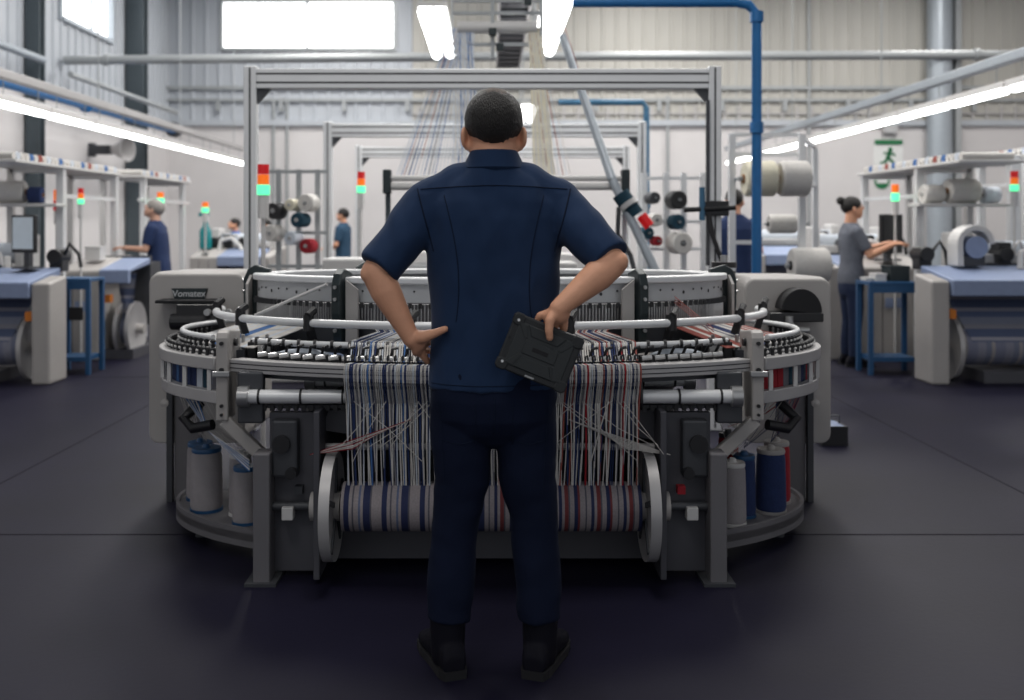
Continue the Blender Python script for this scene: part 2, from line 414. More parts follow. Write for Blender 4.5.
# blue air-line drop in front of the spool creel
pt = P(755, 280, 7.5)
pipe('air_line', [(2.0, 7.5, 0.0), (2.0, 7.5, 2.95), (1.94, 7.5, 3.02), (1.85, 7.5, 3.04), (0.62, 7.5, 3.04)], 0.038, 'pipe_blue', 'bright blue air pipe dropping from overhead beside the cream spools', flange=(((2.0, 7.5, 2.93), (0, 0, 1)), ((2.0, 7.5, 2.1), (0, 0, 1))))
pipe('air_line', [(1.72, 11, 0.0), (1.72, 11, 2.66), (1.68, 11, 2.72), (1.0, 11, 2.72), (0.75, 11, 2.72)], 0.035, 'pipe_teal', 'slim teal air pipe dropping behind the big aluminium gantry', flange=(((1.72, 11, 1.6), (0, 0, 1)),))

# --------------------------------------------------- rows of tube lamps
def lamp_proto():
    t = thing('batten_lamp', 'x', 'lamp', (0, 0, 0))
    MB().box(-.05, .05, -.62, .62, .035, .10).build('lamp_housing', 'machine_white', t, bevel=.006)
    MB().box(-.045, .045, -.565, .565, -.02, .034).build('lamp_tube', 'tube_glow', t, bevel=.015)
    for y in (-.4, .4): MB().cyl((0, y, .10), (0, y, .27), .006, n=6).build('hanger', 'pipe_grey', t)
    return t
proto = lamp_proto(); first = True
ordn = ['first', 'second', 'third', 'fourth', 'fifth', 'sixth', 'seventh', 'eighth', 'ninth', 'tenth', 'eleventh', 'twelfth']
for side, x, z, y0, n, desc in ((-1, -5.0, 2.60, 9.4, 9, '{} tube lamp from the near end of the row below the blue wall pipe'),
                                (1, 5.0, 2.66, 9.0, 10, '{} tube lamp from the near end of the row passing the round grey column')):
    for i in range(n):
        loc = (x, y0 + i * 1.27, z)
        lab = desc.format(ordn[i])
        if first: proto.location = loc; proto['label'] = lab; proto['group'] = 'tube lamps along the aisles'; first = False
        else: dup(proto, loc, lab, 'tube lamps along the aisles')
    ty = y0 + (n - .5) * 1.27
    tr = thing('lamp_trunking', 'grey trunking carrying the tube lamps ' + ('below the blue wall pipe' if side < 0 else 'that points at the round grey column'), 'trunking', (x, y0, z))
    MB().box(x - .06, x + .06, y0 - .6, ty, z + .27, z + .36).build('trunking_rail', 'aluminium_dull' if side < 0 else 'steel_light', tr, bevel=.008)
    for i in range(4): 
        yy = y0 + i * (ty - y0) / 3.2
        MB().cyl((x, yy, z + .36), (x, yy, HZ), .008, n=6).build('drop_rod', 'pipe_grey', tr)
# lamps over the middle
def centre_lamp(x, y0, y1, z, label, w=.26):
    t = thing('reflector_lamp', label, 'lamp', (x, y0, z), 'reflector lamps over the round machine')
    MB().box(x - w / 2, x + w / 2, y0, y1, z + .05, z + .09).build('reflector', 'machine_white', t, bevel=.01)
    for dx in (-.07, .07):
        MB().cyl((x + dx, y0 + .02, z + .01), (x + dx, y1 - .02, z + .01), .055, n=14).build('lamp_tube', 'tube_glow', t, smooth=True)
    for dx in (-.1, .1):
        for yy in (y0 + .1, y1 - .2): MB().cyl((x + dx, yy, z + .09), (x + dx * .8, yy, HZ), .012, n=6).build('hanger', 'pipe_grey', t)
centre_lamp(-.50, 8.6, 10.8, 3.2, 'twin tube reflector lamp hanging on four rods beside the dark cable tray')
centre_lamp(.56, 7.95, 8.75, 3.2, 'short twin tube lamp hanging where the blue overhead pipe ends')
centre_lamp(.56, 8.85, 10.6, 3.2, 'twin tube reflector lamp above the gantry beam next to the cream yarn')
centre_lamp(.62, 15.6, 17.4, 3.2, 'distant twin tube lamp shining beside the head of the man in navy')
t = thing('cable_tray', 'dark grey overhead tray between the two reflector lamps', 'cable tray', (.15, 8, 3.4))
for i in range(15): MB().box(.10, .36, 8.2 + i * .32, 8.4 + i * .32, 3.40, 3.42).build('tray_rung', 'machine_dark', t)

b = MB(); b.box(.08, .10, 8.12, 13.1, 3.38, 3.50).box(.36, .38, 8.12, 13.1, 3.38, 3.50); b.build('tray_rail', 'aluminium_dull', t)
MB().box(.10, .36, 8.12, 13.1, 3.425, 3.44).build('tray_floor', 'steel_frame_dark', t)
for yy in (8.2, 10.4, 12.6): MB().cyl((.23, yy, 3.44), (.23, yy, HZ), .012, n=6).build('hanger', 'pipe_grey', t)

# ================================================================== THE ROUND MACHINE
RING = (0.0, 4.55, 1.46, 0.82); DRUM = (0.0, 4.63, 1.07, 0.48); TUBE1 = (0.0, 4.70, 1.27, 0.78); TUBE2 = (0.0, 4.60, 1.36, 0.70)
M = thing('circular_loom', 'large round grey textile loom with white drum and striped yarns behind the man in navy', 'loom', (0, 4.6, 0))
ZR = 0.84                     # top of the ring
TB = 0.78                     # bracket angle on the ring
# --- core, inner table
MB().arc((0, 4.7, .86, .42), 0, -.80, 0.02, .80, 0, 2 * PI, 48, 0).build('core_housing', 'machine_dark', M, smooth=True)
MB().arc((0, 4.63, 1.20, .56), .12, -1.0, .765, .79, 0, 2 * PI, 64).build('inner_table', 'machine_dark', M, smooth=True)
MB().arc(DRUM, -.03, -.12, .79, .955, 0, 2 * PI, 64).build('drum_base', 'machine_dark', M, smooth=True)
# --- drum
b = MB(); b.arc(DRUM, 0.0, -.035, 1.045, 1.122, 0, 2 * PI, 96)
b.build('drum_band', 'drum_white', M, smooth=True)
b = MB(); b.arc(DRUM, .022, -.075, 1.122, 1.150, 0, 2 * PI, 96)
rim = b.build('drum_rim', 'aluminium', M, smooth=True, bevel=.006)
b = MB()
for i in range(84):
    t = 2 * PI * i / 84
    p = oval(DRUM, t, .001, 1.080 + (.012 if i % 3 else 0)); q = oval(DRUM, t, .004, p.z)
    b.cyl(p, q, .0045 if i % 3 else .007, n=8)
b.build('rivet', 'groove_black', bpy.data.objects['drum_band'])
MB().arc(DRUM, -.012, -.06, .955, 1.036, 0, 2 * PI, 96).build('needle_bed', 'base_mid', M, smooth=True)
b = MB()
for i in range(440):
    t = 2 * PI * i / 440
    p = oval(DRUM, t, .0, .958); q = oval(DRUM, t, .0, 1.036)
    b.tube([p, q], .0036 if i % 11 else .006, 5)
tag(b.build('needle', 'steel_bright', M), None, None, kind='stuff')
b = MB()
for i in range(150):
    t = 2 * PI * (i + .5) / 150
    p = oval(DRUM, t, .008, 1.028)
    b.box(p.x - .007, p.x + .007, p.y - .008, p.y + .006, 1.022, 1.044)
tag(b.build('needle_clip', 'black_plastic', M), None, None, kind='stuff')
# clamp brackets on the drum
def clamp(t, arch):
    o = oval(DRUM, t); n = Vector((math.sin(t) / DRUM[2], -math.cos(t) / DRUM[3], 0)).normalized(); s = Vector((-n.y, n.x, 0))
    def at(a, z, w): return o + n * a + s * w + Vector((0, 0, z))
    b = MB(); w = .020
    if arch:   # arched handle over the rear rim
        pts = [at(.05, 1.10, 0) - s * .07] + [at(.03, 1.155 + .02 * math.sin(PI * k / 6), 0) + s * (-.07 + .14 * k / 6) for k in range(7)] + [at(.05, 1.10, 0) + s * .07]
        b.tube(pts, .016, 10)
        return b.build('rim_handle', 'iron_green', M, smooth=True)
    prof = [(-.05, 1.165), (.02, 1.185), (.055, 1.165), (.075, 1.12), (.075, 1.00), (.06, .90), (.035, .84), (-.02, .84), (-.02, .94), (.012, .95), (.012, 1.12), (-.05, 1.15)]
    vs = [at(a, z, -w) for a, z in prof] + [at(a, z, w) for a, z in prof]; k = len(prof)
    b.add(vs, [tuple(range(k)), tuple(reversed(range(k, 2 * k)))] + [(i, (i + 1) % k, (i + 1) % k + k, i + k) for i in range(k)])
    c = b.build('clamp_bracket', 'iron_green', M, bevel=.005)
    for z in (1.11, 1.06, .93): MB().cyl(at(.074, z, 0), at(.084, z, 0), .008, n=8).build('bolt', 'steel_bright', c, smooth=True)
    sg = -1 if t < 0 else 1
    pl = MB(); q = [at(.028, .87, -sg * .03), at(.028, .87, -sg * .085), at(.028, 1.10, -sg * .085), at(.028, 1.14, -sg * .03)]
    pl.add(q + [v + n * .012 for v in q], [(0, 1, 2, 3), (7, 6, 5, 4), (0, 4, 5, 1), (1, 5, 6, 2), (2, 6, 7, 3), (3, 7, 4, 0)])
    pl.build('clamp_plate', 'machine_grey', c)
for t in (-.62, .62): clamp(t, False)
for t in (-1.62, 1.62): clamp(t, False)
for t in (PI - .58, PI + .58): clamp(t, True)
# --- upper guide tube
def ovtube(E, t0, t1, z, r, n=56):
    return MB().tube([oval(E, t0 + (t1 - t0) * i / n, 0, z) for i in range(n + 1)], r, 10)
ovtube(TUBE1, -1.62, 1.62, .972, .017).build('guide_tube', 'aluminium', M, smooth=True)
ovtube(TUBE2, -.80, .80, .893, .013).build('guide_tube', 'aluminium', M, smooth=True)
E3 = (0, 4.55, 1.38, .74)
for s in (-1, 1): ovtube(E3, s * .98, s * 2.3, .905, .012).build('guide_tube', 'aluminium', M, smooth=True)
for t in (-1.5, -1.0, -.62, .62, 1.0, 1.5, -.25, .25):      # carriers of the guide tube
    p = oval(TUBE1, t, 0, .972); q = oval(TUBE1, t, -.06, .79)
    b = MB().bar(q, p, .022, .03).cyl(p - Vector((0, 0, .03)), p + Vector((0, 0, .034)), .022, n=10)
    b.cyl(p + Vector((.0, -.02, .03)), p + Vector((.02, .02, .05)), .016, n=8)
    b.build('tube_carrier', 'black_plastic', M, smooth=True)
for i in range(27):
    t = -.78 + 1.56 * i / 26
    p = oval(TUBE2, t, 0, .893)
    MB().cyl(p + Vector((-.006, 0, 0)), p + Vector((.006, 0, 0)), .019, n=10).build('tube_ring', 'black_plastic', M)
# --- the ring: front rail with grooves, side rims, lower band
b = MB(); b.arc(RING, .012, -.05, ZR - .050, ZR, -TB, TB, 60)
rail = b.build('front_rail', 'aluminium_dull', M, smooth=True, bevel=.003)
b = MB()
for dz in (.016, .034): b.arc(RING, .0135, .010, ZR - dz - .002, ZR - dz + .002, -TB, TB, 60)
b.build('rail_groove', 'groove_black', rail)
for s in (-1, 1):
    t0, t1 = s * (TB + .06), s * 2.1
    MB().arc(RING, .02, -.05, ZR - .050, ZR, t0, t1, 48).build('side_rim', 'aluminium_dull', M, smooth=True, bevel=.004)
    MB().arc(RING, .01, -.03, ZR - .185, ZR - .135, t0, t1, 48).build('lower_band', 'aluminium_dull', M, smooth=True, bevel=.004)
    for k in range(7):
        t = s * (TB + .10 + k * .155); p = oval(RING, t, .005)
        MB().bar((p.x, p.y, ZR - .135), (p.x, p.y, ZR - .05), .016, .016).build('band_post', 'machine_white', M)
    # coloured cloth in the window between the two bands
    cols = ['yarn_navy', 'yarn_grey', 'yarn_blue', 'yarn_teal', 'yarn_navy', 'yarn_pale'] if s < 0 else ['yarn_teal', 'yarn_red', 'yarn_rust', 'yarn_navy', 'yarn_grey', 'yarn_red', 'yarn_navy']
    b = MB(); nn = 24
    for k in range(nn):
        a0 = s * (TB + .07 + 1.05 * k / nn); a1 = s * (TB + .07 + 1.05 * (k + .86) / nn)
        b.arc(RING, -.035, -.045, ZR - .15, ZR - .04, a0, a1, 3, m=random.randrange(len(cols)))
    tag(b.build('selvedge_cloth', cols, M), None, None, kind='stuff')
    # two rows of black thread guides standing on the rim
    for row, (off, z) in enumerate(((-.02, ZR), (-.075, ZR + .022))):
        for k in range(22):
            t = s * (TB + .10 + k * .046)
            p = oval(RING, t, off, z); n = Vector((math.sin(t), -math.cos(t) * .6, 0)).normalized()
            b = MB().cyl(p, p + Vector((0, 0, .022)), .008, n=6, m=0)
            b.ell(p + Vector((0, 0, .028)), (.013, .013, .009), 5, 0); b.ell(p + Vector((0, 0, .018)) + n * .011, (.007, .007, .006), 4, 1)
            b.build('thread_guide', ['black_plastic', 'machine_white'], M, smooth=True)
    MB().arc(RING, -.055, -.115, ZR - .03, ZR + .022, s * (TB + .06), s * 2.0, 40).build('guide_ledge', 'machine_dark', M, smooth=True)
    # cloth running down from the drum to the rim
    E_in = (0, 4.63, 1.10, .50); b = MB(); m = 26
    pal = ['yarn_white', 'yarn_pale', 'yarn_blue', 'yarn_white', 'yarn_pale'] if s < 0 else ['yarn_rust', 'yarn_white', 'yarn_navy', 'yarn_rust', 'yarn_grey']
    seq = ([0, 0, 1, 0, 0, 1, 0, 0, 2, 2, 2, 0, 0, 1, 0, 0, 1, 0, 0, 0, 1, 0, 0, 1, 0, 0] if s < 0 else [3, 3, 1, 3, 0, 1, 1, 4, 1, 2, 2, 2, 1, 1, 4, 1, 1, 0, 3, 1, 0, 3, 1, 0, 0, 3])
    for k in range(m):
        ta, tb = s * (.80 + .62 * k / m), s * (.80 + .62 * (k + .93) / m)
        A = [oval(E_in, ta, .0, .935), oval(E_in, tb, .0, .935)]; B = [oval(RING, ta, -.12, .872), oval(RING, tb, -.12, .872)]
        b.quadstrip([A[0], B[0]], [A[1], B[1]], .004, seq[k])
    tag(b.build('yarn_sheet', pal, M), None, None, kind='stuff')
# --- mechanism between tube and rail at the front
def mech(t, k):
    p = oval(RING, t, -.09, ZR - .03); b = MB()
    b.box(p.x - .022, p.x + .022, p.y - .03, p.y + .03, p.z, p.z + .05, 0)
    b.cyl(p + Vector((-.018, -.035, .045)), p + Vector((.02, -.035, .05)), .010, n=8, m=1)
    b.tube([p + Vector((.0, 0, .05)), p + Vector((.01, -.02, .085)), p + Vector((.03, -.02, .09))], .006, 6, 0)
    b.ell(p + Vector((-.012, -.04, .02)), (.011, .011, .011), 5, 2)
    return b.build('yarn_feeder', ['black_plastic', 'steel_bright', 'machine_white'], M, smooth=True)
for k in range(34):
    t = -.74 + 1.48 * (k + .5) / 34
    mech(t, k)
b = MB(); b.arc(RING, -.05, -.20, ZR - .075, ZR - .035, -TB, TB, 48)
b.build('feeder_bed', 'machine_dark', M, smooth=True)
for s in (-1, 1):        # plates and a reel lying on the inner table
    p = oval(TUBE2, s * .60, -.12, .79)
    MB().lathe([(0, 0), (.12, 0), (.12, .03), (.09, .045), (0, .05)], p, (0, 0, 1), 24).build('reel_disc', 'blue_grey' if s < 0 else 'machine_grey', M, smooth=True)
    p = oval(TUBE2, s * .76, -.03, .79)
    for j in range(4):
        q = p + Vector((s * (.05 * j - .04), .05 * (j % 2), 0))
        b = MB().box(q.x - .016, q.x + .016, q.y - .02, q.y + .02, .79, .85 + .02 * (j % 3)).cyl((q.x, q.y, .85), (q.x, q.y - .01, .90 + .015 * (j % 2)), .008, n=8)
        b.build('tension_unit', 'steel_bright' if j % 2 else 'black_plastic', M, smooth=True)
    pts = [oval(TUBE2, s * .60, -.02, .80) + Vector((s * .14 * math.cos(a), -.02, .06 * math.sin(a))) for a in [PI * i / 8 for i in range(9)]]
    MB().tube(pts, .016, 8).build('hose', 'yarn_pale', M, smooth=True)
# --- bracket arms
for s in (-1, 1):
    x = s * 1.053; b = MB()
    poly = [(3.925, .60), (3.925, .925), (3.935, .945), (3.96, .955), (4.13, .935), (4.13, .86), (4.06, .80), (4.05, .60)]
    b.prism(poly, 0, x - .024, x + .024)
    a = b.build('bracket_arm', 'machine_grey', M, bevel=.007)
    for z, r in ((.905, .008), (.80, .010), (.66, .007), (.625, .006)): MB().cyl((x, 3.915, z), (x, 3.928, z), r, n=12).build('bolt', 'black_plastic', a, smooth=True)
    MB().box(x - .035, x + .035, 3.905, 3.926, .775, .798).build('arm_clasp', 'steel_bright', a, bevel=.004)
    q = x - s * .026
    MB().cyl((q, 4.02, .90), (q - s * .012, 4.02, .90), .016, n=14).build('side_knob', 'black_plastic', a, smooth=True)
    # cable loop hanging beside the arm
    pts = [Vector((x - s * .07, 3.93, .79)), Vector((x - s * .085, 3.90, .74)), Vector((x - s * .075, 3.89, .69)), Vector((x - s * .09, 3.92, .64)), Vector((x - s * .10, 4.0, .60))]
    MB().tube(pts, .008, 8).build('cable', 'black_plastic', M, smooth=True)
    # diagonal strut below the arm
    MB().bar((x, 3.96, .60), (x - s * .16, 3.98, .44), .05, .05).build('diagonal_strut', 'machine_grey', M, bevel=.006)
# --- rollers under the rail
for nm, x0, x1, y, z, r in (('front_roller', -.95, .95, 3.86, .708, .027), ('back_roller', -.72, .80, 4.02, .752, .030)):
    b = MB().cyl((x0, y, z), (x1, y, z), r, n=20)
    rr = b.build(nm, 'aluminium', M, smooth=True)
    for k in range(12):
        x = x0 + .06 + (x1 - x0 - .12) * k / 11
        MB().cyl((x - .004, y, z), (x + .004, y, z), r + .004, n=20).build('roller_band', 'black_plastic', rr, smooth=True)
    for x in (x0, x1):
        MB().cyl((x - .02, y, z), (x + .02, y, z), r + .014, n=16).build('roller_bearing', 'steel_bright', rr, smooth=True)
b = MB(); b.box(-.95, .95, 3.90, 3.93, .655, .668)
b.build('chain_bar', 'machine_dark', M)
b = MB()
for k in range(62):
    x = -.94 + 1.88 * k / 61
    b.box(x - .008, x + .008, 3.885, 3.90, .648, .670)
b.build('chain_tooth', 'black_plastic', M)
for s in (-1, 1): MB().bar((s * .93, 3.90, .60), (s * .93, 3.90, .80), .10, .05).build('roller_mount', 'machine_dark', M, bevel=.008)
for k, x in enumerate((-.55, -.42, -.28, .30, .44, .58)):    # black hooks that hold the rollers
    pts = [Vector((x, 3.84, .785)), Vector((x, 3.825, .74)), Vector((x, 3.825, .69)), Vector((x, 3.85, .665))]
    MB().tube(pts, .006, 6).build('roller_hook', 'black_plastic', M, smooth=True)
# --- base: side plates, posts, cross bars
for s in (-1, 1):
    MB().box(s * .66 - .012, s * .66 + .012, 3.80, 4.5, .02, .66).box(min(s * .66, s * .86), max(s * .66, s * .86), 3.90, 3.93, .02, .64).build('side_plate', 'base_grey', M, bevel=.004)
    MB().box(s * .87 - .032, s * .87 + .032, 3.80, 3.90, .0, .50).build('leg', 'base_mid', M, bevel=.006)
    MB().box(s * .87 - .06, s * .87 + .06, 3.78, 3.95, 0, .012).build('foot_plate', 'machine_dark', M)
    MB().box(s * .79 - .05, s * .79 + .05, 3.84, 3.90, .40, .62).build('gear_cover', 'machine_dark', M, bevel=.01)
    MB().cyl((s * .80, 3.82, .53), (s * .80, 3.86, .53), .035, n=14).build('pulley', 'black_plastic', M, smooth=True)
    MB().cyl((s * .76, 3.81, .42), (s * .76, 3.85, .42), .022, n=12).build('pulley', 'black_plastic', M, smooth=True)
    MB().box(s * .74 - .015, s * .74 + .015, 3.86, 3.90, .33, .36).build('switch', 'yarn_red' if s > 0 else 'machine_dark', M)
    # slanting cover plates
    b = MB(); x0, x1 = sorted((s * .40, s * .66))
    b.hexa([(x0, 3.95, .56), (x1, 3.95, .52), (x1, 3.97, .52), (x0, 3.97, .56), (x0 + .02, 3.95, .64), (x1, 3.95, .64), (x1, 3.97, .64), (x0 + .02, 3.97, .64)])
    b.build('cover_plate', 'base_grey', M)
MB().box(-.85, .85, 4.20, 4.26, .10, .16).build('cross_bar', 'machine_grey', M, bevel=.005)
MB().box(-.85, .85, 4.05, 4.08, .02, .20).build('kick_plate', 'base_grey', M)
MB().cyl((-.70, 3.95, .495), (.70, 3.95, .495), .014, n=10).build('breast_bar', 'aluminium_dull', M, smooth=True)
# cloth roll with flanges
ROLLZ, ROLLY = .285, 3.86
b = MB().cyl((-.565, ROLLY, ROLLZ), (-.02, ROLLY, ROLLZ), .093, n=40, m=0).cyl((-.02, ROLLY, ROLLZ), (.575, ROLLY, ROLLZ), .093, n=40, m=1)
roll = b.build('cloth_roll', ['cloth_stripes', 'cloth_red_stripes'], M, smooth=True)
for s in (-1, 1):
    x = s * .61
    f = MB().lathe([(.03, -.012), (.19, -.012), (.205, -.02), (.205, .02), (.19, .012), (.03, .012), (.03, -.012)], (x, ROLLY, ROLLZ), (1, 0, 0), 48).build('roll_flange', 'aluminium_dull', M, smooth=True)
    MB().cyl((x - s * .035, ROLLY, ROLLZ), (x + s * .08, ROLLY, ROLLZ), .055, n=20).build('flange_hub', 'machine_grey', f, smooth=True)
    MB().cyl((x + s * .08, ROLLY, ROLLZ), (s * .86, ROLLY, ROLLZ), .018, n=12).build('roll_shaft', 'machine_dark', M, smooth=True)
    MB().box(s * .775 - .022, s * .775 + .022, ROLLY - .04, ROLLY + .01, ROLLZ - .045, ROLLZ + .005).build('shaft_clip', 'machine_white', M, bevel=.004)
    b = MB()
    for k in range(5):
        a = 2 * PI * k / 5 + .3
        b.bar((x - s * .016, ROLLY + .05 * math.cos(a), ROLLZ + .05 * math.sin(a)), (x - s * .016, ROLLY + .185 * math.cos(a), ROLLZ + .185 * math.sin(a)), .02, .008, up=(1, 0, 0))
    b.build('flange_spoke', 'machine_dark', f)
# warp yarns
def yarns(name, rows, mats):
    b = MB()
    for pts, r, m in rows: b.tube(pts, r, 4, m, cap=True, flat=.6)
    o = b.build(name, mats, M); o['kind'] = 'stuff'; return o
YM = ['yarn_white', 'yarn_navy', 'yarn_grey', 'yarn_blue', 'yarn_red', 'yarn_rust', 'yarn_pale']
def ycol(u):
    """colour of the warp across the width, u in 0..1"""
    k = int(u * 150)
    if random.random() < .12: return 0
    if u < .5: return [0, 6, 0, 1, 1, 0, 2, 0, 1, 6, 0, 0, 3, 0, 1, 2, 0][k % 17]
    return [0, 5, 0, 1, 1, 0, 2, 0, 4, 0, 6, 0, 1, 0, 2, 0, 5, 1, 0][k % 19]
rows = []; N = 150
for k in range(N):
    u = (k + .5) / N; x0 = -.555 + 1.13 * u; x1 = -.545 + 1.11 * u
    m = ycol(u); r = random.choice([.0022, .0022, .003, .0036])
    t = math.asin(max(-1, min(1, x0 / (RING[2] + .016))))
    p = oval(RING, t, .016, ZR - .02); p2 = oval(RING, t, .014, ZR - .06)
    q = Vector((x1 + random.uniform(-.012, .012), ROLLY - .03, ROLLZ + .088))
    rows.append(([oval(RING, t, -.03, ZR + .004), oval(RING, t, .010, ZR + .004), p, p2, Vector((x0 * .995, 3.815, .69)), (q + p2) / 2 + Vector((0, .02, -.03)), q], r, m))
yarns('warp_yarn', rows, YM)
rows = []
for k in range(22):                         # looser threads that cross the sheet
    x0 = random.uniform(-.52, .54); x1 = x0 + random.choice([-1, 1]) * random.uniform(.05, .3)
    x1 = max(-.62, min(.66, x1))
    rows.append(([Vector((x0, 3.800, .70)), Vector(((x0 + x1) / 2, 3.79, .60)), Vector((x1, 3.80, random.uniform(.46, .56)))], .0022, 0))
for s in (-1, 1):
    for k in range(7):                      # bundle gathered to the side
        rows.append(([Vector((s * (.30 + .02 * k), 3.80, .63 - .008 * k)), Vector((s * .52, 3.80, .555 - .006 * k)), Vector((s * .69, 3.83, .49))], .0026, 0 if k % 3 else (4 if s < 0 else 0)))
yarns('loose_thread', rows, YM)
rows = []; N = 118                          # sheet from the drum down to the rail
for k in range(N):
    u = (k + .5) / N; x0 = -.50 + 1.02 * u; x1 = -.56 + 1.14 * u
    td = math.asin(x0 / DRUM[2]); tr = math.asin(x1 / RING[2]); m = ycol(u)
    a = oval(DRUM, td, .012, .955); c = oval(TUBE2, math.asin(x1 / TUBE2[2]), .0, .909); d = oval(RING, tr, -.03, ZR + .012)
    rows.append(([a, oval(TUBE1, math.asin(x0 / TUBE1[2]), -.10, .935), c, (c + d) / 2 + Vector((0, 0, -.01)), d], random.choice([.0022, .003, .0035]), m))
yarns('knitted_yarn', rows, YM)
for k in range(40):                         # small hooks along the rail that guide each group
    t = -.41 + .82 * (k + .5) / 40
    p = oval(RING, t, -.035, ZR)
    MB().tube([p, p + Vector((0, 0, .03)), p + Vector((.006, -.02, .036)), p + Vector((.008, -.03, .02))], .004, 6).build('yarn_hook', 'black_plastic', M, smooth=True)
# rod that slants from the drum to the guide tube, thread pair at the other side
MB().cyl(oval(DRUM, -.66, .05, 1.12), oval(DRUM, -1.02, .12, .98), .007, n=8).build('slant_rod', 'machine_white', M, smooth=True)
rows = [([oval(DRUM, .80, .03, 1.04 + dz), oval(RING, .80, -.18, .92 + dz)], .003, 5) for dz in (0, .012, .024)]
yarns('side_thread', rows, YM)
# --- side housings at the back of the ring
def rounded(x0, x1, z0, z1, r):
    pts = []
    for cx, cz, a0 in ((x1 - r, z1 - r, 0), (x0 + r, z1 - r, PI / 2), (x0 + r, z0 + r, PI), (x1 - r, z0 + r, 1.5 * PI)):
        pts += [(cx + r * math.cos(a0 + PI / 2 * k / 5), cz + r * math.sin(a0 + PI / 2 * k / 5)) for k in range(6)]
    return pts
def housing(s):
    x0, x1 = (-1.70, -1.22) if s < 0 else (1.27, 1.70)
    b = MB(); pts = rounded(x0, x1, .28, 1.125 if s < 0 else 1.10, .05); k = len(pts)
    vs = [(x, 4.98, z) for x, z in pts] + [(x, 5.03, z + .012) for x, z in pts] + [(x, 5.6, z) for x, z in pts]
    b.add(vs, [tuple(range(k)), tuple(reversed(range(2 * k, 3 * k)))] + [(j * k + i, j * k + (i + 1) % k, (j + 1) * k + (i + 1) % k, (j + 1) * k + i) for j in range(2) for i in range(k)])
    h = b.build('drive_housing', 'machine_grey', M, bevel=.01)
    xs = s * 1.50
    MB().box(xs - .07, xs + .07, 4.97, 5.15, .0, .62).build('leg_panel', 'base_mid', M, bevel=.008)
    MB().box(s * 1.585 - .014, s * 1.585 + .014, 4.94, 4.975, .0, .76).build('edge_strip', 'machine_dark', M)
    return h
hl, hr = housing(-1), housing(1)
# dark name plate with pale letters
b = MB(); c = P(189.5, 293.5, 4.97)
b.prism([(c.x - .088, c.z + .026), (c.x + .090, c.z + .026), (c.x + .074, c.z - .026), (c.x - .074, c.z - .026)], 1, 4.962, 4.985)
npl = b.build('name_plate', 'iron_green', hl, bevel=.002)
npl['label'] = 'dark plate with pale lettering'
text_mesh('Vomatex', 'lettering', .045, 'drum_white', (c.x, 4.961, c.z - .001), npl, .002, bold=.0006)
# ledge and motor at the plate side
MB().box(-1.63, -1.33, 4.86, 4.99, .988, 1.004).build('shelf_plate', 'black_matte', M, bevel=.004)
b = MB().box(-1.52, -1.34, 4.84, 4.97, .86, .985).cyl((-1.55, 4.86, .90), (-1.30, 4.86, .90), .04, n=16)
b.build('motor', 'black_plastic', M, bevel=.006)
for k in range(5): MB().cyl((-1.36 + .05 * k, 4.83, .95 + .012 * (k % 2)), (-1.36 + .05 * k, 4.80, .95), .016, n=10).build('motor_knob', 'steel_bright', M, smooth=True)
# black half round cover at the other side
c = P(800, 312, 4.88); pts = [(c.x + .10 * math.cos(PI * k / 16 - .12), c.z + .115 * math.sin(PI * k / 16 - .12)) for k in range(17)]
MB().prism(pts, 1, 4.85, 4.97).build('half_round_cover', 'black_matte', M, bevel=.004)
MB().box(c.x - .16, c.x + .10, 4.83, 4.96, c.z - .045, c.z + .0).build('cover_base', 'black_plastic', M, bevel=.005)
b = MB().cyl((c.x - .07, 4.82, .83), (c.x - .07, 4.82, .93), .02, n=10).cyl((c.x - .12, 4.84, .86), (c.x + .03, 4.84, .86), .018, n=10)
b.build('cover_bolt', 'steel_bright', M, smooth=True)
# stack of black reels and cables at the far side of the drum
c = P(724, 268, 5.3)
for k, (r, h) in enumerate(((.055, .03), (.062, .028), (.06, .03), (.066, .03))):
    z = 1.0 + .048 * k
    MB().cyl((c.x, c.y, z), (c.x, c.y, z + h), r, n=20).build('brake_disc', 'black_plastic', M, smooth=True)
MB().cyl((c.x, c.y, .70), (c.x, c.y, 1.21), .02, n=10).build('disc_spindle', 'steel_bright', M, smooth=True)
b = MB().tube([(c.x + .02, c.y - .03, 1.08), (c.x + .10, c.y - .05, 1.05), (c.x + .13, c.y - .05, .95), (c.x + .10, c.y - .05, .80)], .010, 8)
b.build('cable', 'black_plastic', M, smooth=True)
MB().box(c.x - .05, c.x + .05, c.y - .06, c.y + .06, .76, 1.0).build('disc_block', 'machine_dark', M, bevel=.006)
# cables and levers beneath the ring
for s in (-1, 1):
    pts = [oval(RING, s * 1.12, -.10, .62), oval(RING, s * 1.10, -.02, .56), oval(RING, s * 1.02, -.02, .53), oval(RING, s * .95, -.06, .55)]
    MB().tube(pts, .022, 10).build('cable', 'black_plastic', M, smooth=True)
    p = oval(RING, s * 1.30, .0, .60)
    MB().lathe([(0, 0), (.018, .004), (.018, .014), (0, .02)], p, (0, -1, 0), 16).build('guide_eye', 'machine_grey', M, smooth=True)
# --- spool tray near the floor
for s in (-1, 1):
    MB().arc((0, 4.62, 1.40, .74), .03, -.26, .085, .115, s * .66, s * 1.75, 40).arc((0, 4.62, 1.40, .74), .03, .015, .06, .135, s * .66, s * 1.75, 40).build('spool_tray', 'base_mid', M, smooth=True)
    for t in (.80, 1.25, 1.68):
        p = oval((0, 4.62, 1.40, .74), s * t, -.06)
        MB().cyl((p.x, p.y, 0), (p.x, p.y, .085), .025, n=12).build('tray_foot', 'machine_dark', M, smooth=True)

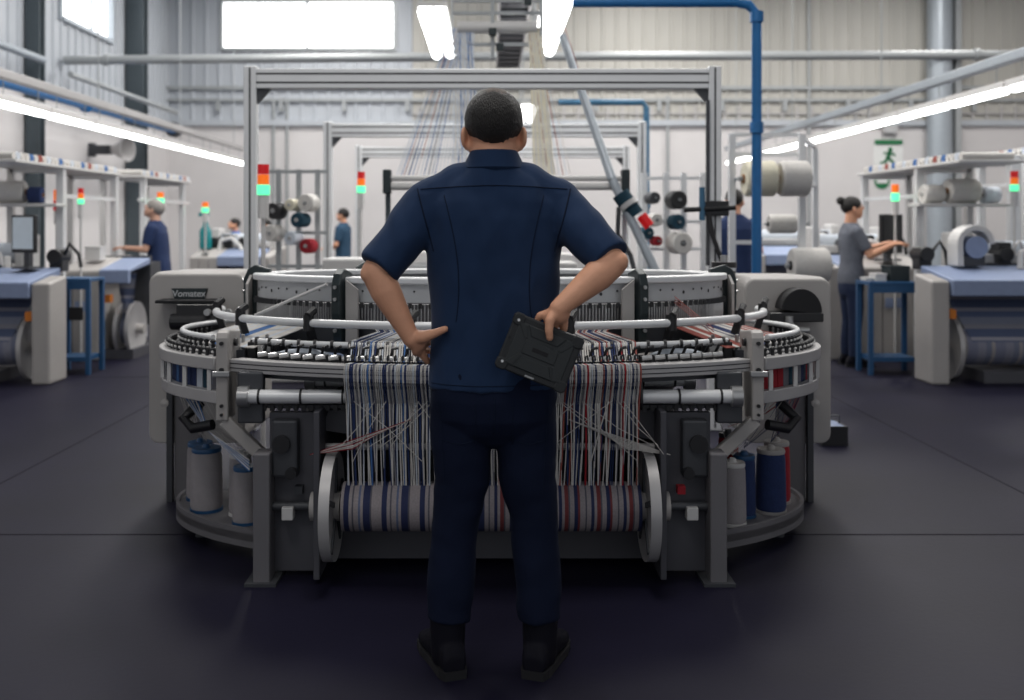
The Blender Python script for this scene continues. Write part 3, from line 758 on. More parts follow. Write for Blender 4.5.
# spools standing on the tray: things of their own
def spool(name, label, loc, r, h, m, cap, group):
    t = thing(name, label, 'yarn spool', loc, group); x, y, z = loc
    MB().lathe([(0, .012), (r * .94, .012), (r, .03), (r * .97, h * .55), (r * .93, h - .03), (r * .86, h - .012), (0, h - .012)], loc, (0, 0, 1), 28).build('yarn_winding', m, t, smooth=True)
    MB().lathe([(0, h - .012), (r * .9, h - .012), (r * .93, h - .004), (r * .88, h + .006), (.02, h + .006), (.012, h + .022), (0, h + .022)], loc, (0, 0, 1), 28).build('top_flange', cap, t, smooth=True)
    MB().lathe([(0, 0), (r * 1.02, 0), (r * 1.02, .012), (0, .012)], loc, (0, 0, 1), 28).build('bottom_flange', cap, t, smooth=True)
    return t
ZT = .1155
TR = (0, 4.62, 1.40, .74)
spots = [(-1.52, -.07, .062, .255, 'yarn_white_dimmed', 'blue_paint', 'white yarn spool with blue rim beside the outer panel under the name plate'),
         (-1.24, -.08, .070, .27, 'yarn_white_dimmed', 'blue_paint', 'fattest white yarn spool with blue rim in the middle of the tray'),
         (-1.06, -.16, .050, .26, 'yarn_white_dimmed', 'machine_white', 'narrow white yarn spool tucked behind the fat blue rimmed one'),
         (-.90, -.085, .055, .235, 'yarn_white_dimmed', 'blue_paint', 'white yarn spool with blue rim right against the grey loom leg'),
         (.88, -.08, .058, .255, 'yarn_white_dimmed', 'machine_white', 'plain white yarn spool next to the grey loom leg near coloured spools'),
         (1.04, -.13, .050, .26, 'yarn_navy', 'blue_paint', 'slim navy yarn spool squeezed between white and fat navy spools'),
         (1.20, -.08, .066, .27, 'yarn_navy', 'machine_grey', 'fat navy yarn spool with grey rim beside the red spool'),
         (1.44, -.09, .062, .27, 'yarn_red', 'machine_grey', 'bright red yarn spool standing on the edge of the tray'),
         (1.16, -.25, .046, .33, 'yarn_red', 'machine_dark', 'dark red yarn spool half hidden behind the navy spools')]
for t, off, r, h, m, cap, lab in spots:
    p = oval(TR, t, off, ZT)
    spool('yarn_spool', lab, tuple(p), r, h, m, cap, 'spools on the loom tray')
# threads from the spools up to the ring
rows = []
for t, off, r, h, m, cap, lab in spots:
    p = oval(TR, t, off, ZT + h + .032)
    for k in range(5):
        q = oval(RING, t + .10 * (k - 2) * (1 if t > 0 else -1), -.05, .66)
        rows.append(([p, (p + q) / 2 + Vector((0, -.02, -.02)), q], .0016, YM.index(m) if m in YM else 0))
rows += [([oval(RING, -1.15 + .02 * k, -.03, .66), oval(RING, -.98, -.06, .52), oval(RING, -.72, -.02, .44 - .006 * k)], .0025, 3 if k % 2 else 0) for k in range(8)]
yarns('feed_thread', rows, YM)

# ------------------------------------------------------------------ aluminium gantry behind the loom
def gantry(y, x0, x1, z, label, w=.085, beam=.14, glow=True):
    t = thing('aluminium_gantry', label, 'gantry', ((x0 + x1) / 2, y, 0), 'aluminium gantries in a row')
    for sx, x in ((-1, x0), (1, x1)):
        p = MB().box(x - w / 2, x + w / 2, y - .04, y + .04, 0, z + .01).build('post', 'aluminium', t, bevel=.006)
        MB().box(x - .006, x + .006, y - .0415, y - .039, .02, z).build('profile_groove', 'groove_black', p)
        ax = x - sx * w / 2
        b = MB().add([(ax, y - .02, z - beam), (ax - sx * .09, y - .02, z - beam), (ax, y - .02, z - beam - .10), (ax, y + .02, z - beam), (ax - sx * .09, y + .02, z - beam), (ax, y + .02, z - beam - .10)],
                     [(0, 1, 2), (5, 4, 3), (0, 3, 4, 1), (1, 4, 5, 2), (2, 5, 3, 0)])
        b.build('corner_bracket', 'machine_dark', t)
    b = MB().box(x0 + w / 2, x1 - w / 2, y - .04, y + .04, z - beam, z - .008)
    bm_ = b.build('beam', 'aluminium', t, bevel=.006)
    g = MB()
    for q in (.30, .72): g.box(x0 + w / 2, x1 - w / 2, y - .0415, y - .039, z - beam * q - .006, z - beam * q + .006)
    g.build('profile_groove', 'groove_black', bm_)
    return t
gantry(6.7, -1.60, 1.50, 2.42, 'nearest and largest aluminium gantry directly behind the round loom')
gantry(9.7, -1.57, 1.47, 2.36, 'second aluminium gantry framed inside the largest one')
gantry(12.2, -1.60, 1.66, 2.33, 'third aluminium gantry inside the second, nearest to the back wall')
# fittings on the far post of the nearest gantry
t = thing('cable_bracket', 'black cross arm and cable clamped to the gantry post behind the drum', 'bracket', (1.42, 6.6, 1.4))
MB().cyl((1.28, 6.60, 1.47), (1.62, 6.60, 1.485), .018, n=10).build('cross_arm', 'black_plastic', t, smooth=True)
MB().box(1.42, 1.58, 6.60, 6.655, 1.43, 1.53).build('arm_clamp', 'black_plastic', t, bevel=.008)
MB().box(1.435, 1.457, 6.63, 6.655, 1.1, 2.20).build('cable_duct', 'machine_dark', t)
MB().tube([(1.44, 6.62, 1.5), (1.47, 6.6, 1.30), (1.53, 6.58, 1.12), (1.55, 6.55, .95)], .016, 8).build('cable', 'black_plastic', t, smooth=True)
MB().cyl((1.40, 6.60, 1.40), (1.40, 6.60, 1.62), .02, n=10).build('clamp_rod', 'pipe_teal', t, smooth=True)

# ================================================================== PEOPLE
def remesh(mb, name, mats, parent, voxel, smooth=5, fold=0.0, fscale=(7, 7, 3), xf=None, factor=0.5):
    """one continuous surface out of the overlapping limbs collected in mb"""
    me = bpy.data.meshes.new('tmp'); me.from_pydata([tuple(v) for v in mb.v], [], mb.f)
    bm = bmesh.new(); bm.from_mesh(me); bmesh.ops.recalc_face_normals(bm, faces=bm.faces); bm.to_mesh(me); bm.free()
    o = bpy.data.objects.new('tmp', me); COL.objects.link(o)
    r = o.modifiers.new('r', 'REMESH'); r.mode = 'VOXEL'; r.voxel_size = voxel
    q = o.modifiers.new('s', 'SMOOTH'); q.factor = factor; q.iterations = smooth
    bpy.context.view_layer.update()
    m2 = bpy.data.meshes.new_from_object(o.evaluated_get(bpy.context.evaluated_depsgraph_get()))
    bpy.data.objects.remove(o); bpy.data.meshes.remove(me); m2.name = name
    if fold:
        no = [v.normal.copy() for v in m2.vertices]
        for v, n in zip(m2.vertices, no):
            p = Vector((v.co.x * fscale[0], v.co.y * fscale[1], v.co.z * fscale[2]))
            d = noise.noise(p) + .55 * noise.noise(Vector((p.x * 1.7 + p.z * 1.2, p.y, p.z * 2.1 - p.x)))
            v.co += n * (d * fold)
    if xf is not None: m2.transform(xf)
    if parent: m2.transform(Matrix.Translation(-wl(parent)))
    m2.materials.clear()
    for k in (mats if isinstance(mats, (list, tuple)) else [mats]): m2.materials.append(MATS[k])
    m2.polygons.foreach_set('use_smooth', [True] * len(m2.polygons))
    ob = bpy.data.objects.new(name, m2); COL.objects.link(ob)
    if parent: ob.parent = parent
    return ob
def limb(b, pts, rad, n=18, flat=1.0, caps=True):
    pts = [Vector(p) for p in pts]
    for i in range(len(pts) - 1):
        b.tube([pts[i], pts[i + 1]], [rad[i], rad[i + 1]], n, 0, True)
    rng = range(len(pts)) if caps else range(1, len(pts) - 1)
    for i in rng: b.ell(pts[i], (rad[i],) * 3, 8)
def rings(b, rows, n=36, e=2.4, cx=0.0):
    """stack of rounded cross sections (z, half width, half depth, centre y)"""
    vs = []
    for z, a, d, cy in rows:
        for j in range(n):
            t = 2 * PI * j / n; c, s = math.cos(t), math.sin(t)
            vs.append((cx + a * math.copysign(abs(c) ** (2 / e), c), cy + d * math.copysign(abs(s) ** (2 / e), s), z))
    k = len(rows)
    fs = [(i * n + j, i * n + (j + 1) % n, (i + 1) * n + (j + 1) % n, (i + 1) * n + j) for i in range(k - 1) for j in range(n)]
    fs += [tuple(reversed(range(n))), tuple(range((k - 1) * n, k * n))]
    b.add(vs, fs)
def head(b, c, k=1.0, pitch=0.0):
    """skull, jaw, nose, brow, lips and ears round the point between the ears; forward is +y"""
    R = Matrix.Rotation(-pitch, 3, 'X'); c = Vector(c)
    def at(x, y, z): return c + R @ (Vector((x, y, z)) * k)
    def E(p, r): b.ell(at(*p), tuple(q * k for q in r), 12, 0, R)
    E((0, -.005, .055), (.080, .100, .098)); E((0, .030, -.005), (.064, .074, .075)); E((0, .058, -.062), (.034, .034, .026))
    E((0, .050, -.045), (.052, .045, .04))
    b.tube([at(0, .098, .045), at(0, .118, .012), at(0, .100, -.002)], [.009 * k, .016 * k, .010 * k], 10)
    E((-.030, .085, .052), (.026, .014, .008)); E((.030, .085, .052), (.026, .014, .008))
    E((0, .094, -.030), (.024, .010, .006)); E((0, .093, -.041), (.020, .010, .007))
    for s in (-1, 1):
        e = Matrix.Rotation(s * .35, 3, 'Z') @ R
        b.ell(at(s * .089, -.008, .012), (.009 * k, .021 * k, .033 * k), 10, 0, e)
        b.ell(at(s * .080, .000, -.014), (.011 * k, .013 * k, .015 * k), 8, 0, e)
        b.ell(at(s * .052, .010, -.012), (.024 * k, .040 * k, .050 * k), 10, 0, R)
    return at
def eyes(at, k, parent, xf):
    for s in (-1, 1):
        b = MB(); b.ell(at(s * .030, .084, .032), (.011 * k,) * 3, 8); b.v = [xf @ v for v in b.v]
        e = b.build('eye', 'eye_white', parent, smooth=True)
        b = MB(); b.ell(at(s * .030, .093, .032), (.0055 * k, .003 * k, .0055 * k), 6); b.v = [xf @ v for v in b.v]
        b.build('iris', 'eye_dark', e, smooth=True)
def hair_cap(at, k, parent, xf, m, r=(.089, .108, .097), lo=-.085, hi=.025, bun=None, thin=False):
    """hair over the skull, cut by a plane that runs from the nape (lo) up to the forehead (hi)"""
    bm = bmesh.new(); bmesh.ops.create_icosphere(bm, subdivisions=5, radius=1.0)
    for v in bm.verts:
        q = Vector((v.co.x * r[0], v.co.y * r[1], v.co.z * r[2])) + Vector((0, -.008, .062))
        q.x *= 1 - .30 * max(0.0, min(1.0, (.045 - q.z) / .09)) ** 1.3
        q += v.co.normalized() * .0022 * noise.noise(v.co * 14)
        v.co = q
    pl = Vector((0, -.10, lo)); pn = Vector((0, -(hi - lo), .20)).normalized()
    bmesh.ops.bisect_plane(bm, geom=bm.verts[:] + bm.edges[:] + bm.faces[:], plane_co=pl, plane_no=pn, clear_inner=True)
    ed = [e for e in bm.edges if e.is_boundary]
    bmesh.ops.edgeloop_fill(bm, edges=ed)
    if thin:
        for f in bm.faces:
            q = f.calc_center_median()
            if ((q.x - .004) / .034) ** 2 + ((q.y + .035) / .04) ** 2 + noise.noise(q * 90) * .7 < 1 and q.z > .12: f.material_index = 1
    for v in bm.verts: v.co = xf @ at(*v.co)
    bm.normal_update(); me = bpy.data.meshes.new('hair'); bm.to_mesh(me); bm.free()
    me.transform(Matrix.Translation(-wl(parent)))
    me.materials.append(MATS[m]); 
    if thin: me.materials.append(MATS['hair_thin'])
    me.polygons.foreach_set('use_smooth', [True] * len(me.polygons))
    o = bpy.data.objects.new('hair', me); COL.objects.link(o); o.parent = parent
    if bun:
        b = MB(); b.ell(at(*bun), (.042 * k, .045 * k, .045 * k), 12); b.v = [xf @ v for v in b.v]
        b.build('hair_bun', m, o, smooth=True)
    return o
def hand(b, wrist, d, nrm, k=1.0, curl=.5, thumb=1):
    """palm, four unequal bent fingers and a thumb; d = pointing direction, nrm = the way the palm faces"""
    w = Vector(wrist); d = Vector(d).normalized(); n = Vector(nrm); n = (n - d * n.dot(d)).normalized(); s = d.cross(n) * thumb
    R = Matrix((s, d, n)).transposed()
    b.ell(w + d * .045 * k, (.041 * k, .052 * k, .016 * k), 12, 0, R)
    for i, (o, L) in enumerate(((.030, .072), (.010, .080), (-.010, .075), (-.029, .060))):
        p = w + d * .082 * k + s * o * k; a = curl * .5; pts = [p - d * .02 * k]
        q = p
        for seg in (.45, .32, .23):
            pts.append(q); q = q + (d * math.cos(a) + n * math.sin(a)) * L * seg * k; a += curl * .6
        pts.append(q)
        limb(b, pts, [.0098 * k, .0095 * k, .009 * k, .0085 * k, .0075 * k], 10)
    p = w + d * .02 * k + s * .026 * k
    limb(b, [p, p + (s * .8 + d * .6) * .035 * k, p + (s * .8 + d * .9 + n * .4) * .055 * k, p + (s * .7 + d * 1.2 + n * .6) * .068 * k], [.014 * k, .0115 * k, .0105 * k, .009 * k], 10)
def boot(name, m, parent, ank, toe, xf, voxel=.006, k=1.0):
    """ankle boot whose sole rests on the floor; ank: (x,y) under the shin, toe: direction of the toe"""
    d = Vector((toe[0], toe[1], 0)).normalized(); s = Vector((d.y, -d.x, 0)); a = Vector((ank[0], ank[1], 0)); b = MB()
    limb(b, [a + Vector((0, 0, .05)), a + Vector((0, 0, .17 * k))], [.052, .056], 18)
    vs = []; prof = [(-.075, .034, .055), (-.06, .040, .085), (0, .043, .115), (.07, .047, .09), (.13, .050, .062), (.18, .045, .05), (.205, .026, .036)]
    n = 14
    for l, wd, h in prof:
        for j in range(n):
            t = 2 * PI * j / n; c, q = math.cos(t), math.sin(t)
            vs.append(a + d * l + s * wd * math.copysign(abs(c) ** .7, c) + Vector((0, 0, .012 + h * (.5 + .5 * math.copysign(abs(q) ** .7, q)))))
    kk = len(prof)
    b.add(vs, [(i * n + j, i * n + (j + 1) % n, (i + 1) * n + (j + 1) % n, (i + 1) * n + j) for i in range(kk - 1) for j in range(n)] + [tuple(reversed(range(n))), tuple(range((kk - 1) * n, kk * n))])
    o = remesh(b, name, m, parent, voxel, 4, xf=xf)
    q = MB(); poly = [a + d * l + s * wd for l, wd in ((-.08, .034), (-.05, .045), (.06, .050), (.13, .054), (.19, .045), (.212, .02), (.212, -.02), (.19, -.045), (.13, -.052), (.06, -.046), (-.05, -.045), (-.08, -.034))]
    e = len(poly); vv = [p + Vector((0, 0, .0)) for p in poly] + [p + Vector((0, 0, .026)) for p in poly]
    q.add(vv, [tuple(range(e)), tuple(reversed(range(e, 2 * e)))] + [(i, (i + 1) % e, (i + 1) % e + e, i + e) for i in range(e)])
    q.v = [xf @ v for v in q.v]
    q.build('sole', 'black_matte', o)
    return o

# ---------------------------------------------------------------- the man in navy, seen from behind
MY = 3.10
man = thing('person', 'man in navy work shirt and trousers standing hands on hips before the round loom', 'person', (0.012, MY, 0))
XF = Matrix.Translation((0.012, MY, 0)); VX = .0045
LS, LE, LWr = Vector((-.215, -.01, 1.415)), Vector((-.357, -.085, 1.228)), Vector((-.250, -.075, 1.026))
RS, RE, RWr = Vector((.205, -.01, 1.42)), Vector((.350, -.145, 1.258)), Vector((.186, -.205, 1.128))
b = MB()
at_head = head(b, (.0, .012, 1.630), 1.03)
limb(b, [(0, -.012, 1.44), (0, -.010, 1.53), (0, .004, 1.62)], [.080, .072, .068], 24)
rings(b, [(.78, .15, .09, 0), (.95, .165, .10, 0), (1.15, .165, .10, 0), (1.35, .185, .105, 0), (1.44, .17, .09, -.005), (1.49, .10, .075, -.01)])
for s, hx in ((-1, -.098), (1, .10)): limb(b, [(hx, 0, .80), (hx * 1.1, .008, .48), (hx * 1.36, -.012, .10)], [.075, .052, .042])
# bare arms
limb(b, [LS, (LS + LE) / 2, LE, LE * .72 + LWr * .28, LE * .35 + LWr * .65, LWr], [.050, .050, .044, .047, .036, .026], 20)
limb(b, [RS, (RS + RE) / 2, RE, RE * .72 + RWr * .28, RE * .35 + RWr * .65, RWr], [.050, .050, .044, .047, .036, .027], 20)
b.ell(LE + Vector((-.016, -.006, -.004)), (.030, .032, .032), 10); b.ell(RE + Vector((.016, -.012, .004)), (.030, .032, .032), 10)
# hand on the hip: thumb to the rear, fingers forward round the waist
R = Matrix.Rotation(.35, 3, 'Y') @ Matrix.Rotation(-.2, 3, 'Z')
b.ell((-.226, -.035, 1.006), (.021, .052, .041), 12, 0, R)
limb(b, [LWr, (-.234, -.06, 1.012)], [.027, .028])
limb(b, [(-.240, -.075, 1.030), (-.212, -.092, 1.034), (-.176, -.106, 1.046), (-.146, -.118, 1.060)], [.023, .020, .0135, .0105], 14)
for p in ([(-.226, .0, 1.030), (-.222, .045, 1.026), (-.200, .085, 1.020), (-.170, .112, 1.016)],
          [(-.228, .0, 1.008), (-.222, .052, 1.000), (-.198, .095, .994), (-.165, .122, .990)],
          [(-.226, -.005, .988), (-.220, .045, .976), (-.200, .088, .968), (-.172, .114, .962)],
          [(-.222, -.015, .972), (-.216, .025, .954), (-.206, .056, .942), (-.192, .080, .934)]):
    limb(b, p, [.0125, .0105, .0095, .0085], 12)
limb(b, [(-.226, -.03, .985), (-.214, -.018, .962), (-.206, -.006, .948)], [.016, .012, .010], 12)
# hand closed over the top edge of the tablet
limb(b, [RWr, (.184, -.196, 1.112)], [.027, .030])
R = Matrix.Rotation(-.35, 3, 'Y')
b.ell((.182, -.190, 1.108), (.042, .026, .030), 12, 0, R)
limb(b, [(.176, -.208, 1.118), (.160, -.226, 1.096), (.157, -.230, 1.068), (.160, -.226, 1.046)], [.018, .0145, .0125, .0105], 14)
for p in ([(.158, -.180, 1.112), (.134, -.180, 1.106), (.122, -.168, 1.082), (.122, -.160, 1.050)],
          [(.172, -.176, 1.108), (.158, -.164, 1.092), (.150, -.158, 1.062), (.146, -.157, 1.028)],
          [(.188, -.176, 1.102), (.180, -.164, 1.082), (.174, -.158, 1.054), (.168, -.157, 1.022)],
          [(.204, -.182, 1.096), (.206, -.172, 1.072), (.200, -.160, 1.046), (.194, -.158, 1.022)]):
    limb(b, p, [.0135, .0112, .0100, .0088], 12)
body = remesh(b, 'body', 'skin', man, .0042, 4, xf=XF)
eyes(at_head, 1.03, man, XF)
hair_cap(at_head, 1.03, man, XF, 'hair_dark', r=(.0885, .107, .098), lo=-.020, hi=.052, thin=True)
# shirt
b = MB()
rings(b, [(.872, .201, .140, 0), (.90, .200, .139, 0), (.97, .196, .133, 0), (1.06, .193, .127, 0), (1.15, .196, .125, 0), (1.24, .205, .130, 0), (1.32, .213, .133, 0), (1.39, .219, .128, -.004),
          (1.44, .212, .116, -.008), (1.478, .186, .102, -.012), (1.510, .142, .090, -.014), (1.538, .098, .080, -.012), (1.552, .080, .074, -.010)], 48, 2.5)
def sleeve(S, E, w):
    d = (E - S).normalized(); e = S + d * ((E - S).length - .012)
    limb(b, [S + Vector((-S.x * .25, 0, -.012)), S, (S + e) / 2, e], [.088, .081, .072, .068], 24, caps=False)
    b.ell(S, (.081,) * 3, 12); b.tube([(S + e) / 2, e], [.071, w], 24)
sleeve(LS, LE, .067); sleeve(RS, RE, .066)
limb(b, [(-.08, -.01, 1.505), (-.20, -.01, 1.432)], [.065, .080]); limb(b, [(.08, -.01, 1.505), (.195, -.01, 1.436)], [.065, .080])
shirt = remesh(b, 'shirt', 'shirt_navy', man, .0055, 9, fold=.0085, fscale=(14, 8, 6.2), xf=XF)
shirt['label'] = 'navy short sleeved work shirt'
# collar: folded band that stands up at the neck and falls outward
b = MB(); n = 48; prof = [(.078, .074, 1.540), (.066, .070, 1.590), (.067, .072, 1.600), (.073, .079, 1.597), (.098, .098, 1.546), (.092, .090, 1.538)]
vs = []
for j in range(n):
    t = 2 * PI * j / n
    for a, d, z in prof: vs.append((a * math.cos(t), -.006 + d * math.sin(t) , z - (.045 * max(0, math.sin(t)) ** 2 if True else 0)))
k = len(prof)
b.add([XF @ Vector(v) for v in vs], [(j * k + i, ((j + 1) % n) * k + i, ((j + 1) % n) * k + (i + 1) % k, j * k + (i + 1) % k) for j in range(n) for i in range(k)])
b.build('collar', 'shirt_navy', shirt, smooth=True)
bv = None
def bvh_of(o):
    bm = bmesh.new(); bm.from_mesh(o.data); bm.transform(Matrix.Translation(wl(o))); t = BVHTree.FromBMesh(bm); bm.free(); return t
bv = bvh_of(shirt)
def seam(pts, parent, tree, r=.0022, m='seam_navy', nm='seam'):
    """a stitched line that follows the cloth; pts are x,z pairs on the back"""
    out = []
    for x, z in pts:
        h = tree.ray_cast(Vector((x + .012, 0.5, z)), Vector((0, 1, 0)))
        if h[0] is not None: out.append(h[0] + Vector((0, -.0009, 0)))
    if len(out) > 2: return MB().tube(out, r, 6, flat=.7).build(nm, m, parent, smooth=True)
seam([(-.222 + .444 * i / 40, 1.478 + .010 * math.cos((i - 20) / 20 * 1.5)) for i in range(41)], shirt, bv)
for s in (-1, 1):
    seam([(s * (.232 - .050 * (i / 20)), 1.480 - .19 * i / 20) for i in range(21)], shirt, bv)
    seam([(s * (.150 - .045 * math.sin(i / 24 * 2.2)), 1.46 - .38 * i / 24) for i in range(25)], shirt, bv, r=.0016)
seam([(-.19 + .38 * i / 30, .892) for i in range(31)], shirt, bv, r=.0016)
# trousers
b = MB()
rings(b, [(.965, .185, .122, 0), (.90, .194, .132, 0), (.84, .197, .136, -.002), (.78, .190, .128, 0), (.74, .165, .105, 0), (.705, .12, .075, 0), (.685, .07, .045, 0)][::-1], 40, 2.6)
LEGS = {-1: [(-.100, -.004, .80), (-.101, 0, .70), (-.100, .008, .59), (-.116, .010, .475), (-.128, .004, .36), (-.135, -.008, .24), (-.140, -.014, .155)],
        1: [(.098, -.004, .80), (.100, 0, .70), (.104, .008, .59), (.122, .010, .475), (.132, .004, .36), (.138, -.008, .24), (.140, -.014, .155)]}
for s in (-1, 1): limb(b, LEGS[s], [.100, .096, .088, .075, .071, .071, .067], 24, caps=False); b.ell(LEGS[s][0], (.1,) * 3)
trousers = remesh(b, 'trousers', 'trouser_navy', man, .0055, 5, fold=.0070, fscale=(8, 6, 8), xf=XF)
trousers['label'] = 'dark navy work trousers'
bt = bvh_of(trousers)
seam([(.002, .86 - .12 * i / 12) for i in range(13)], trousers, bt, r=.0016)
for s in (-1, 1):
    seam([(s * (.055 + .0 * i), .84 - .13 * i / 10) for i in range(11)] , trousers, bt, r=.0014)
    seam([(s * (.165 - .012 * i / 10), .86 - .30 * i / 14) for i in range(15)], trousers, bt, r=.0016)
    seam([(s * (.055 + .105 * i / 10), .71 - .012 * abs(i - 5) / -5) for i in range(11)], trousers, bt, r=.0014)
for s in (-1, 1): boot('boot', 'boot_black', man, (s * .142, -.018), (s * .34, .94), XF)

# rugged tablet in the man's hand
ang = math.radians(22)
ux, uz, uy = Vector((math.cos(ang), 0, -math.sin(ang))), Vector((math.sin(ang), 0, math.cos(ang))), Vector((0, 1, 0))
TC = Vector((.012 + .132, MY - .196, 1.000))
tab = thing('tablet', 'rugged black tablet gripped by its top edge behind the hip of the man in navy', 'tablet', tuple(TC))
def tb(pts2, y0, y1, name, m, parent, bev=.003, inset=0.0):
    k = len(pts2); c = sum((Vector(p) for p in pts2), Vector((0, 0))) / k
    q2 = [c + (Vector(p) - c) * (1 - inset) for p in pts2]
    vs = [TC + ux * p[0] + uz * p[1] + uy * y1 for p in pts2] + [TC + ux * p[0] + uz * p[1] + uy * y0 for p in q2]
    return MB().add(vs, [tuple(range(k)), tuple(reversed(range(k, 2 * k)))] + [(i, (i + 1) % k, (i + 1) % k + k, i + k) for i in range(k)]).build(name, m, parent, bevel=bev)
hw, hh, ch = .107, .084, .016
octo = [(-hw + ch, -hh), (hw - ch, -hh), (hw, -hh + ch), (hw, hh - ch), (hw - ch, hh), (-hw + ch, hh), (-hw, hh - ch), (-hw, -hh + ch)]
cs = tb(octo, -.010, .011, 'case', 'rubber_case', tab, .005)
for sx, sz in ((-1, -1), (1, -1), (1, 1), (-1, 1)):    # thick corner guards
    x0, z0 = sx * (hw - .016), sz * (hh - .016)
    q = [(x0 - .018, z0 - .010), (x0 - .010, z0 - .018), (x0 + .010, z0 - .018), (x0 + .018, z0 - .010), (x0 + .018, z0 + .010), (x0 + .010, z0 + .018), (x0 - .010, z0 + .018), (x0 - .018, z0 + .010)]
    tb(q, -.013, .013, 'corner_guard', 'rubber_case', cs, .004)
tb([(-.088, -.066), (.088, -.066), (.088, .066), (-.088, .066)], -.0125, -.009, 'back_panel', 'rubber_panel', tab, .002, .02)
tb([(-.052, -.020), (.052, -.020), (.052, .024), (-.052, .024)], -.0150, -.012, 'label_panel', 'rubber_panel', tab, .0015, .05)
tb([(-.024, -.004), (.024, -.004), (.024, .008), (-.024, .008)], -.0162, -.0149, 'nameplate_recess', 'black_matte', tab, .0006)
tb([(-.060, -.064), (.060, -.064), (.042, -.028), (-.042, -.028)], -.0152, -.012, 'raised_rib', 'rubber_panel', tab, .0015, .06)
tb([(-.042, .034), (.042, .034), (.060, .064), (-.060, .064)], -.0152, -.012, 'raised_rib', 'rubber_panel', tab, .0015, .06)
for sx in (-1, 1):
    for sz in (-1, 1):
        tb([(sx * .086, sz * .060), (sx * .062, sz * .062), (sx * .048, sz * .026), (sx * .056, sz * .022)], -.0146, -.012, 'raised_rib', 'rubber_panel', tab, .001, .04)
for x, z in ((-.092, .066), (-.092, -.062)):
    MB().cyl(TC + ux * x + uz * z - uy * .0145, TC + ux * x + uz * z - uy * .008, .0042, n=12).build('screw', 'aluminium', tab, smooth=True)
MB().cyl(TC + ux * -.098 + uz * .010 - uy * .0112, TC + ux * -.098 + uz * .010 - uy * .008, .0038, n=12).build('camera_lens', 'black_matte', tab, smooth=True)
tb([(-.016, -.080), (.012, -.080), (.012, -.074), (-.016, -.074)], -.0125, -.009, 'port_cover', 'steel_bright', tab, .001)
tb([(-.088, -.068), (.088, -.068), (.088, .068), (-.088, .068)], .0108, .0122, 'screen', 'screen_off', tab, .0005)

# ---------------------------------------------------------------- the other people in the hall
def worker(label, loc, rotz, H, skin, top, legs, hair, arms, pitch=.0, lean=.0, bun=None, shoes='boot_black', female=False, hairlo=-.02, hairhi=.05, group=None):
    t = thing('person', label, 'person', loc); k = H / 1.78
    X = Matrix.Translation(loc) @ Matrix.Rotation(rotz, 4, 'Z') @ Matrix.Scale(k, 4)
    def L(p):   # the trunk leans forward from the hips
        p = Vector(p); z = max(0, p.z - .92)
        return Vector((p.x, p.y + z * math.sin(lean), .92 + z * math.cos(lean) if p.z > .92 else p.z))
    def lean_mb(b, i0): b.v[i0:] = [L(v) for v in b.v[i0:]]
    w = .92 if female else 1.0
    b = MB(); hc = L((0, .015, 1.615)); at = head(b, hc, 1.0, pitch)
    i0 = len(b.v); limb(b, [(0, -.01, 1.42), (0, .005, 1.58)], [.066, .060])
    rings(b, [(.78, .14, .09, 0), (.95, .15, .09, 0), (1.15, .14, .09, 0), (1.35, .165, .095, 0), (1.45, .12, .07, 0)]); lean_mb(b, i0)
    for s in (-1, 1): limb(b, [(s * .09, 0, .82), (s * .10, .01, .48), (s * .11, -.01, .10)], [.07, .05, .04])
    sl = MB()
    for s, E, Wr, hd, hn in arms:
        S = L((s * .185 * w, 0, 1.40)); E = Vector(E); Wr = Vector(Wr)
        limb(b, [S, E, E * .7 + Wr * .3, Wr], [.045, .040, .038, .025], 14)
        hand(b, Wr, hd, hn, 1.0, .5, -s)
        e = S + (E - S) * .78
        limb(sl, [S, (S + e) / 2, e], [.073 * w, .066 * w, .060 * w], 16, caps=False); sl.ell(S, (.073 * w,) * 3)
    remesh(b, 'body', skin, t, .008, 4, xf=X)
    eyes(at, 1.0, t, X)
    hair_cap(at, 1.0, t, X, hair, lo=hairlo, hi=hairhi, bun=bun)
    i0 = len(sl.v)
    if female: rings(sl, [(.86, .175, .125, 0), (.95, .170, .120, 0), (1.08, .150, .105, 0), (1.20, .155, .115, .01), (1.30, .170, .130, .015), (1.38, .180, .110, 0), (1.44, .15, .085, 0), (1.49, .08, .07, 0)], 32)
    else: rings(sl, [(.88, .185, .125, 0), (.98, .178, .122, 0), (1.10, .176, .118, 0), (1.24, .188, .122, 0), (1.36, .202, .120, 0), (1.43, .18, .10, 0), (1.48, .12, .08, 0), (1.51, .078, .07, 0)], 32)
    lean_mb(sl, i0)
    remesh(sl, 'shirt', top, t, .010, 4, fold=.006, fscale=(8, 8, 4), xf=X)
    b = MB(); rings(b, [(.70, .10, .07, 0), (.74, .16, .105, 0), (.80, .172, .118, 0), (.88, .168, .115, 0), (.95, .155, .105, 0)], 32)
    for s in (-1, 1): limb(b, [(s * .09, 0, .80), (s * .095, .01, .62), (s * .10, .012, .48), (s * .108, -.005, .28), (s * .112, -.012, .10)], [.092, .082, .068, .062, .056], 16, caps=False); b.ell((s * .09, 0, .80), (.092,) * 3)
    remesh(b, 'trousers', legs, t, .010, 4, fold=.006, xf=X)
    for s in (-1, 1): boot('shoe', shoes, t, (s * .112, -.012), (s * .1, 1), X, .009, .6)
    return t
RM = [(1, (.235, .10, 1.16), (.15, .36, 1.17), (-.2, 1, .05), (0, -.2, -1)), (-1, (-.235, .10, 1.16), (-.13, .38, 1.18), (.2, 1, .05), (0, 0, -1))]
worker('grey haired man in navy tee reaching over the flat machine beside the blue trolley', (-3.76, 11.40, 0), PI / 2, 1.68, 'skin_light', 'tee_navy', 'trouser_navy', 'hair_grey', RM, pitch=-.45, lean=.10)
